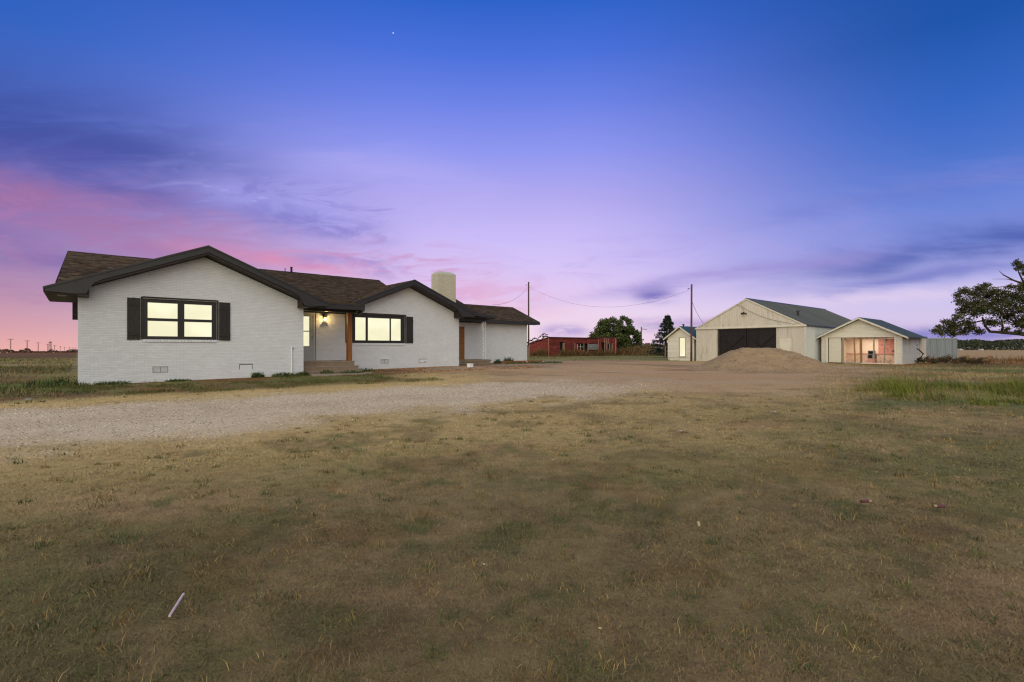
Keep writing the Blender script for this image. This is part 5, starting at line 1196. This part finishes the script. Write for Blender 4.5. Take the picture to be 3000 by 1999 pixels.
def blob_pts(centres, n, shell=.55):
    out = []; tot = sum(r**2 for *_, r in centres)
    for (x, y, z, r) in centres:
        k = int(n*r*r/tot); q = rng.normal(size=(k, 3)); q /= np.linalg.norm(q, axis=1, keepdims=True)
        out.append(np.array([x, y, z])+q*(r*rng.uniform(shell, 1.05, (k, 1)))*np.array([1, 1, .8]))
    return np.concatenate(out)
# round tree behind the red shed
TX, TY = 18.0, 88.0
rt = empty('round_tree', (TX, TY, 0), 0, 'broad round dark green tree behind the right end of the red shed', 'tree')
MB().tube([(0, 0, -.2), (.1, 0, 1.2), (.0, .1, 2.6)], [.38, .3, .24], 8).build('trunk', M['bark'], rt, True)
cs = []
for k in range(210):
    a = rng.uniform(0, 6.28); rr = 4.3*math.sqrt(rng.uniform(0.05, 1)); x = rr*math.cos(a); y = rr*math.sin(a)
    h = 6.6*math.sqrt(max(0, 1-(rr/4.75)**2.6))-(0.75 if x > 1.5 else 0)*(x-1.5)*.35-(.5 if x < -2.5 else 0); lo = 1.3+.25*rng.uniform(0, 1)+.22*abs(x)*0
    z = lo+(h-lo)*(1-rng.uniform(0, 1)**(1.7 if k % 3 else .9)) if h > lo else lo
    cs.append((x, y, z, rng.uniform(.45, .85)))
for k in range(7):
    c = cs[k*9]; MB().tube([(0, .1, 2.4), (c[0]*.5, c[1]*.5, 2.4+(c[2]-2.4)*.6), c[:3]], [.16, .1, .03], 5).build('limb', M['bark'], rt)
crown(rt, blob_pts(cs, 21000, .3), .30, [(58, 72, 36), (74, 84, 40), (50, 62, 34), (88, 94, 46), (64, 70, 30)])
# conifer
CXx, CYy = 18.75, 62.0
cf = empty('conifer', (CXx, CYy, 0), 0, 'ragged dark blue green conifer left of the small white shed', 'tree')
MB().tube([(0, 0, -.2), (.1, 0, 2.5), (.3, 0, 5.4)], [.2, .13, .02], 7).build('trunk', M['bark'], cf)
pts = []
for k in range(130):
    z = .25+4.95*((k//6)/21.7)**.95+rng.normal()*.05; rr = (2.15*(1-(z/5.5))**.88)*rng.uniform(.62, 1.15)+.10; a = (k % 6)*1.047+rng.uniform(-.5, .5)
    for j in range(80):
        t = rng.uniform(.12, 1)**.7; w_ = .22*(1.1-t)
        pts.append((.3*z/5.4+math.cos(a)*rr*t+rng.normal()*w_*.6, math.sin(a)*rr*t+rng.normal()*w_*.6, z+.30*t*rr-.30*t*t*rr*.5+rng.normal()*.05-.06*abs(rng.normal())))
crown(cf, np.array(pts), .16, [(40, 52, 42), (50, 62, 50), (34, 44, 38), (58, 66, 48)], .3)
sc_ = empty('cedar', (5.2, 86.0, 0), 0, 'few cedar sprigs rising behind the left end of the red shed', 'tree')
MB().tube([(0, 0, -.2), (.1, 0, 3.4)], [.15, .03], 6).build('trunk', M['bark'], sc_)
pts = []
for (x, z, l) in ((.2, 3.5, .7), (-.2, 3.15, .6), (-1.4, 2.75, .6), (-2.1, 2.4, .5), (.5, 3.1, .6), (-.8, 2.5, .7), (-2.7, 2.0, .4)):
    for j in range(90): t = rng.uniform(-1, 1); pts.append((x+t*l, rng.normal()*.3, z+.1*(1-abs(t))*3*rng.uniform(0, 1)-.15*abs(t)+.12*t))
crown(sc_, np.array(pts), .2, [(40, 52, 42), (52, 62, 48), (34, 44, 38)], .4)
# the big tree reaching in from the right
BX, BY = 36.6, 33.0
bg_ = empty('spreading_tree', (BX, BY, 0), 0, 'wide spreading dark tree reaching in from the right edge, low limb and bare twigs', 'tree')
def im(px, py, Y): return ((px-1500)/1483*Y-BX, Y-BY, H+(1020-py)/1483*Y)
MB().tube([(0, 0, -.3), (-.1, 0, 1.0), (-.05, .1, 2.2), (.2, .2, 4.0), (.3, .2, 6.0)], [.42, .34, .30, .22, .08], 9).build('trunk', M['bark'], bg_, True)
def limb(p, r0, r1): MB().tube(p, list(np.linspace(r0, r1, len(p))), 6).build('limb', M['bark'], bg_, True)
limb([(-.1, 0, 1.9), im(3040, 986, 33), im(2985, 978, 32.7), im(2930, 974, 32.5), im(2900, 972, 32.3), im(2886, 955, 32.2), im(2878, 930, 32)], .16, .05)
limb([im(2935, 974, 32.5), im(2938, 955, 32.4), im(2930, 925, 32.3)], .08, .02)
limb([im(2878, 940, 32.1), im(2840, 948, 31.9), im(2790, 965, 31.7), im(2745, 972, 31.5)], .05, .012)
limb([im(2840, 972, 32), im(2810, 980, 31.9), im(2786, 988, 31.8)], .022, .01)
limb([(.1, .1, 3.0), im(3010, 880, 33), im(2950, 862, 32.8), im(2890, 862, 32.6), im(2840, 880, 32.4)], .12, .02)
limb([(.2, .2, 4.2), im(3010, 836, 33.4), im(2970, 822, 33.2), im(2940, 806, 33.1), im(2928, 795, 33.0)], .09, .012)
limb([im(2975, 824, 33.2), im(2950, 818, 33.1), im(2906, 818, 33)], .03, .008)
limb([im(3000, 830, 33.4), im(2985, 800, 33.4), im(2975, 770, 33.3)], .06, .012)
limb([(.1, .1, 3.5), im(3000, 842, 33.2), im(2960, 838, 33), im(2900, 845, 32.8), im(2860, 862, 32.6)], .05, .01)
bl = [(2738, 972, 9), (2752, 958, 8), (2760, 976, 10), (2775, 962, 13), (2790, 978, 10), (2768, 942, 8), (2785, 944, 10), (2800, 958, 14), (2822, 972, 12), (2845, 964, 12), (2868, 972, 10), (2810, 930, 12), (2836, 944, 13),
      (2800, 866, 8), (2815, 858, 10), (2812, 880, 12), (2830, 850, 9), (2845, 862, 14), (2832, 895, 16), (2822, 912, 12), (2858, 886, 17), (2868, 846, 12), (2890, 838, 10), (2892, 866, 18), (2850, 918, 14), (2880, 905, 18), (2905, 890, 16), (2915, 856, 12), (2930, 880, 16), (2920, 912, 18), (2900, 940, 12), (2925, 948, 11), (2950, 925, 17), (2955, 895, 16), (2945, 860, 11), (2975, 870, 16), (2985, 910, 18), (2975, 945, 14), (2995, 955, 14), (2950, 965, 8), (2985, 975, 8), (2960, 842, 8), (2990, 848, 12), (2980, 770, 9), (2992, 782, 10), (2998, 800, 8), (2976, 790, 4), (3010, 880, 20), (3030, 840, 24), (3050, 900, 26), (3020, 930, 20), (3030, 790, 22), (3070, 860, 30), (3100, 800, 34), (3130, 900, 34), (3180, 850, 40), (3080, 950, 24), (3160, 950, 28)]
cs = []
for (px, py, r_) in bl:
    for k in range(2):
        Y_ = 32.4+rng.uniform(-1.7, 1.7); x, y, z = im(px+rng.normal()*3, py+rng.normal()*2.5, Y_); cs.append((x, y, z, r_*1.5*Y_/1483))
P = blob_pts(cs, 42000, .1)
crown(bg_, P, .115, [(52, 64, 34), (66, 76, 38), (44, 54, 32), (80, 80, 42), (92, 74, 46), (60, 68, 34)], .35)
# brown scrub bushes between the trees
for k, (x, y, r_, h_, l) in enumerate(((20.3, 84, 1.2, 1.9, 'dull brown scrub bush at the foot of the round tree'), (23.4, 96, 1.9, 2.5, 'tallest olive brown scrub bush between round tree and conifer'), (26.6, 100, 1.6, 1.9, 'low brown scrub bush nearest to the conifer'), (16.6, 83.5, 1.3, 1.6, 'brown scrub bush at the right end of the red shed'))):
    sb = empty('scrub_bush', (x, y, 0), 0, l, 'bush', 'scrub bushes behind the yard')
    for q in range(4): MB().tube([(0, 0, 0), (math.cos(q*1.6)*r_*.5, math.sin(q*1.6)*r_*.5, h_*.7)], [.05, .015], 5).build('stem', M['bark'], sb)
    cc = [(rng.normal()*r_*.5, rng.normal()*r_*.5, rng.uniform(.3, h_*.85), rng.uniform(.3, .55)) for _ in range(16)]
    crown(sb, blob_pts(cc, 1600, .2), .16, [(112, 88, 56), (92, 74, 50), (84, 80, 48), (124, 96, 60)], name='foliage')
# far woods and horizon scrub
def wood(name, n, fx, label, size, cols):
    P = fx(n); V_, F_, c_ = leaf_quads(P, size, cols); tag(link(name, np_mesh(name, V_, F_, M['leaf'], c_)), label, kind='stuff')
def woods_r(n):
    u = rng.uniform(.80, 1.5, n); Y_ = rng.uniform(285, 335, n); top = 4.6+2.2*fbm(u*38, u*0, 131, 4)-1.0*ss(u, .84, .80); return np.stack([u*Y_, Y_, top*rng.uniform(0, 1, n)**.7*(Y_/300)], -1)
wood('far_woodland', 16000, woods_r, 'dark far wood along the right horizon beyond the tan field', 1.3, [(58, 66, 44), (44, 52, 38), (72, 78, 48), (50, 56, 42)])
def woods_l(n):
    u = rng.uniform(-1.6, -.80, n); Y_ = rng.uniform(430, 470, n); X_ = u*Y_; top = 1.0+3.0*ss(fbm(u*45, u*0, 133, 4), .4, .7); return np.stack([X_, Y_, gz_(X_, Y_)+top*rng.uniform(0, 1, n)], -1)
wood('horizon_scrub', 9000, woods_l, 'low rust brown scrub along the left horizon', 1.5, [(104, 72, 52), (84, 60, 48), (92, 74, 54), (74, 56, 46)])
def woods_m(n):
    u = rng.uniform(-.15, .45, n); Y_ = rng.uniform(190, 215, n); top = 2.0+1.6*fbm(u*60, u*0, 134, 4); return np.stack([u*Y_, Y_, top*rng.uniform(0, 1, n)], -1)
wood('far_brush', 6000, woods_m, 'low brown brush along the horizon behind the trees', .9, [(116, 92, 66), (96, 78, 58), (84, 78, 54)])
for px, py, d, s, l in ((2812, 1018, 280, 1.6, 'white object at the foot of the far wood'), (2874, 1019, 282, 1.4, 'second white object below the far wood, further right')):
    x = (px-1500)/1483*d; s *= .4; m = MB(); m.box(-s*1.3, s*1.3, -1, 1, 0, s*.8); m.box(-s*.8, s*.8, -.9, .9, s*.8, s*1.3); o = m.build('far_trailer', M['litter']); o.location = (x, d, 0); tag(o, l, 'trailer')

# ------------------------------------------------------------------ brush heap by the garage
q = np.array(GP)-(GW+1.0)*np.array(D2)+4.6*np.array(D1)
bh = empty('brush_heap', (q[0], q[1], 0), BRZ, 'heap of cut branches with a twisted bare stem beside the garage', 'brush heap')
for k in range(46):
    x = rng.uniform(-2.3, 3.2); y = rng.uniform(-.9, .9); a = rng.uniform(0, 6.28); l_ = rng.uniform(.5, 1.6); z0 = rng.uniform(.02, .25)
    p = [(x+math.cos(a)*l_*t, y+math.sin(a)*l_*t, z0+.35*math.sin(t*3)*rng.uniform(.2, 1.2)+rng.normal()*.03) for t in np.linspace(0, 1, 6)]
    MB().tube(p, list(np.linspace(.028, .008, 6)), 5).build('branch', M['bark'], bh)
MB().tube([(-1.2, 0, .2), (-.75, 0, .45), (-.60, 0, .75), (-.85, 0, 1.05), (-1.05, 0, 1.2), (-1.0, 0, 1.45), (-.9, 0, 1.5)], [.07, .065, .06, .05, .045, .035, .02], 7).build('twisted_stem', M['bark'], bh, True)
cc = [(rng.uniform(-2, 3.0), rng.uniform(-.7, .7), rng.uniform(.08, .5), rng.uniform(.15, .32)) for _ in range(34)]
crown(bh, blob_pts(cc, 2600, .2), .09, [(66, 58, 36), (84, 74, 42), (58, 64, 36), (104, 74, 44)], name='dead_leaves')

# ------------------------------------------------------------------ small things by the house
def at_ab(a, b, dz_=0): x, y = from_ab(a, b); return (x, y, gz1(x, y)+dz_)
# concrete path pieces
m = MB(); m.prism([(7.0, -1.15), (9.4, -1.35), (9.9, -.75), (7.3, -.25)], 'z', -.06, .035); o = m.build('concrete_path', M['path'], None); o.location = at_ab(0, 0); o.location = (OX, OY, .12); o.rotation_euler = (0, 0, ROT); tag(o, kind='structure')
m = MB(); pts = [(12.6, -.55), (15.0, -.35), (18.2, .75), (20.2, 1.6)]
m.prism([(a, b-.18) for a, b in pts]+[(a, b+.18) for a, b in pts[::-1]], 'z', -.05, .03); o = m.build('concrete_path', M['path'], None); o.location = (OX, OY, .19); o.rotation_euler = (0, 0, ROT); tag(o, kind='structure')
# timber edging with pegs
te = empty('timber_edging', at_ab(20.6, 4.35), ROT+.03, 'orange stained timber edging board lying before the rear wing', 'timber edging')
MB().box(0, 4.6, -.05, .05, -.02, .15).build('board', M['cedar'], te)
for x in (2.9, 3.75, 4.5): MB().tube([(x, -.09, -.03), (x, -.09, .1)], .03, 6).build('peg', M['pvc'], te)
o = MB().box(-.7, .7, -.12, .12, 0, .035).build('grey_plank', M['grey_ply']); o.location = at_ab(26.3, 4.5, .01); o.rotation_euler = (0, .02, ROT-.1); tag(o, 'weathered grey plank lying past the end of the timber edging', 'plank')
# small white valve box by the second gable
vb = empty('valve_box', at_ab(15.75, .3), ROT+.2, 'small white plastic box on the bare soil below the second gable', 'box')
MB().prism([(-.12, -.11), (.12, -.11), (.12, .11), (-.12, .11)], 'z', 0, .17).build('body', M['pvc'], vb); MB().box(-.135, .135, -.125, .125, .17, .2).build('lid', M['pvc'], vb)
# weeds
def weed(a, b, h, r_, label, cols, n=140):
    o = empty('weed_clump', at_ab(a, b, -.01), 0, label, 'weed', 'weed clumps by the house')
    P = []; F_ = []; V_ = []; cl = []
    for k in range(n):
        th = rng.uniform(0, 6.28); rr = r_*math.sqrt(rng.uniform(0, 1)); x, y = rr*math.cos(th), rr*math.sin(th); hh_ = h*rng.uniform(.35, 1)*(1-.5*rr/r_); le = rng.uniform(.1, .6)*hh_; w_ = rng.uniform(.008, .02); a2 = rng.uniform(0, 6.28); dx_, dy_ = math.cos(a2), math.sin(a2)
        i = len(V_); V_ += [(x-dy_*w_, y+dx_*w_, 0), (x+dy_*w_, y-dx_*w_, 0), (x+dx_*le*.5+dy_*w_*.9, y+dy_*le*.5-dx_*w_*.9, hh_*.65), (x+dx_*le*.5-dy_*w_*.9, y+dy_*le*.5+dx_*w_*.9, hh_*.65), (x+dx_*le, y+dy_*le, hh_)]
        F_.append(i); c = np.array(lin(*cols[rng.integers(0, len(cols))]))*rng.uniform(.6, 1.2); cl += [c]*5
    i = np.array(F_)[:, None]; link('foliage', np_mesh('foliage', V_, [i+np.array([[0, 1, 2, 3]]), i+np.array([[3, 2, 4]])], M['grass'], np.array(cl)), o)
    k2 = rng.uniform(0, 1, (90, 3)); pp_ = np.stack([(k2[:, 0]-.5)*2*r_*.8, (k2[:, 1]-.5)*2*r_*.8, k2[:, 2]*h*.7], -1); crown(o, pp_, .06, cols, name='leaves')
GR = [(58, 78, 40), (72, 90, 44), (46, 64, 36), (88, 96, 50)]; GB = [(64, 86, 62), (76, 96, 74), (54, 72, 54)]
for a, b, h, r_, l in ((6.95, -.25, .26, .26, 'leafy weed clump at the foot of the white pipe'), (5.3, -.15, .30, .22, 'thin upright weed against the first gable wall'), (6.2, -.3, .24, .45, 'broad low weed patch left of the white pipe'), (7.9, -.35, .28, .28, 'weed clump at the left of the porch steps'), (8.9, -.6, .22, .5, 'low weeds before the right half of the porch steps'), (9.9, .5, .24, .5, 'green weed patch at the right end of the porch steps'),
                      (20.75, 4.15, .42, .25, 'small dark bush at the corner of the rear porch slab'), (22.2, 4.75, .62, .38, 'tallest blue green weed clump against the rear wing'), (21.6, 3.3, .22, .8, 'low spreading weeds before the timber edging'), (23.2, 3.1, .26, .7, 'weed patch before the middle of the timber edging'), (24.6, 2.9, .22, .7, 'weed patch beyond the right end of the timber edging'), (.9, -.25, .16, .5, 'grass tuft under the left corner of the house'), (2.7, -.2, .12, .4, 'grass tuft below the crawl space vent'), (-.5, .4, .40, .8, 'bright grass clump round the left end wall')):
    weed(a, b, h, r_, l, GB if a > 20 else GR, 200)

# ------------------------------------------------------------------ litter on the grass
def gpt(px, py):
    Y_ = H*1483/(py-1020); return ((px-1500)/1483*Y_, Y_)
a_, b_ = gpt(497, 1838), gpt(538, 1776)
o = MB().tube([(a_[0], a_[1], gz1(*a_)+.045), (b_[0], b_[1], gz1(*b_)+.055)], .0058, 8).build('plastic_rod', M['litter_pink']); tag(o, 'thin pale pink plastic rod lying in the near grass', 'rod')
def scrap(px, py, s, m_, name, label, cat, n=5):
    x, y = gpt(px, py); mb = MB(); r0 = rng.uniform(.6, 1.1, n); ring = [(s*r0[k]*math.cos(6.283*k/n), s*.6*r0[k]*math.sin(6.283*k/n), .022+s*.16*rng.uniform(0, 1)) for k in range(n)]
    for k in range(n): mb.poly([ring[k], ring[(k+1) % n], (0, 0, .026+s*.12)])
    o = mb.build(name, M[m_]); o.location = (x, y, gz1(x, y)+.012); tag(o, label, cat)
scrap(2264, 1212, .085, 'litter', 'paper_scrap', 'crumpled white paper scrap on the grass right of centre', 'litter')
scrap(1994, 1267, .05, 'litter', 'paper_scrap', 'small white paper scrap on the grass near the centre', 'litter')
scrap(1784, 1275, .018, 'litter', 'paper_scrap', 'tiniest white speck of paper on the open grass', 'litter')
scrap(1619, 1355, .016, 'litter', 'paper_scrap', 'tiny white scrap lying nearest below the house', 'litter')
scrap(83, 1175, .12, 'litter', 'plastic_scrap', 'bluish white plastic scrap in the weeds at far left', 'litter')
scrap(17, 1206, .06, 'litter', 'stone', 'pale stone at the left end of the gravel drive', 'stone', 6)
scrap(897, 1278, .05, 'dark', 'dead_leaf', 'dark curled leaf on the grass below the drive', 'leaf')
scrap(938, 1349, .04, 'cedar', 'dead_leaf', 'orange brown dead leaf on the dry grass', 'leaf')
scrap(1418, 1678, .011, 'litter', 'paper_scrap', 'pale speck of paper in the dark near grass', 'litter')
scrap(1758, 1866, .009, 'husk', 'pebble', 'small pale pebble in the near grass', 'stone', 6)
scrap(2122, 1285, .06, 'husk', 'corn_husk', 'tan husk on the grass right of the white scraps', 'husk')
x, y = gpt(2046, 1557); m = MB()
m.tube([(-.012, -.045, .03), (-.004, -.02, .036), (.006, .015, .036), (.012, .05, .03)], [.003, .011, .010, .002], 6); o = m.build('corn_husk', M['husk']); o.location = (x, y, gz1(x, y)+.015); tag(o, 'pale tan seed husk in the near grass right of centre', 'husk')
for px, py, rz, l in ((2539, 1490, .1, 'spent red shotgun shell, the left and fainter one'), (2748, 1504, math.pi-.1, 'spent red shotgun shell, the right and brighter one')):
    x, y = gpt(px, py); o = empty('shotgun_shell', (x, y, gz1(x, y)+.045), rz, l, 'shell casing', 'spent shells in the grass')
    MB().tube([(-.045, 0, 0), (.012, 0, 0)], .0105, 10).build('hull', M['red_plastic'], o); MB().tube([(.012, 0, 0), (.03, 0, 0), (.033, 0, 0)], [.0112, .0112, .0125], 10).build('brass_head', M['brass'], o)
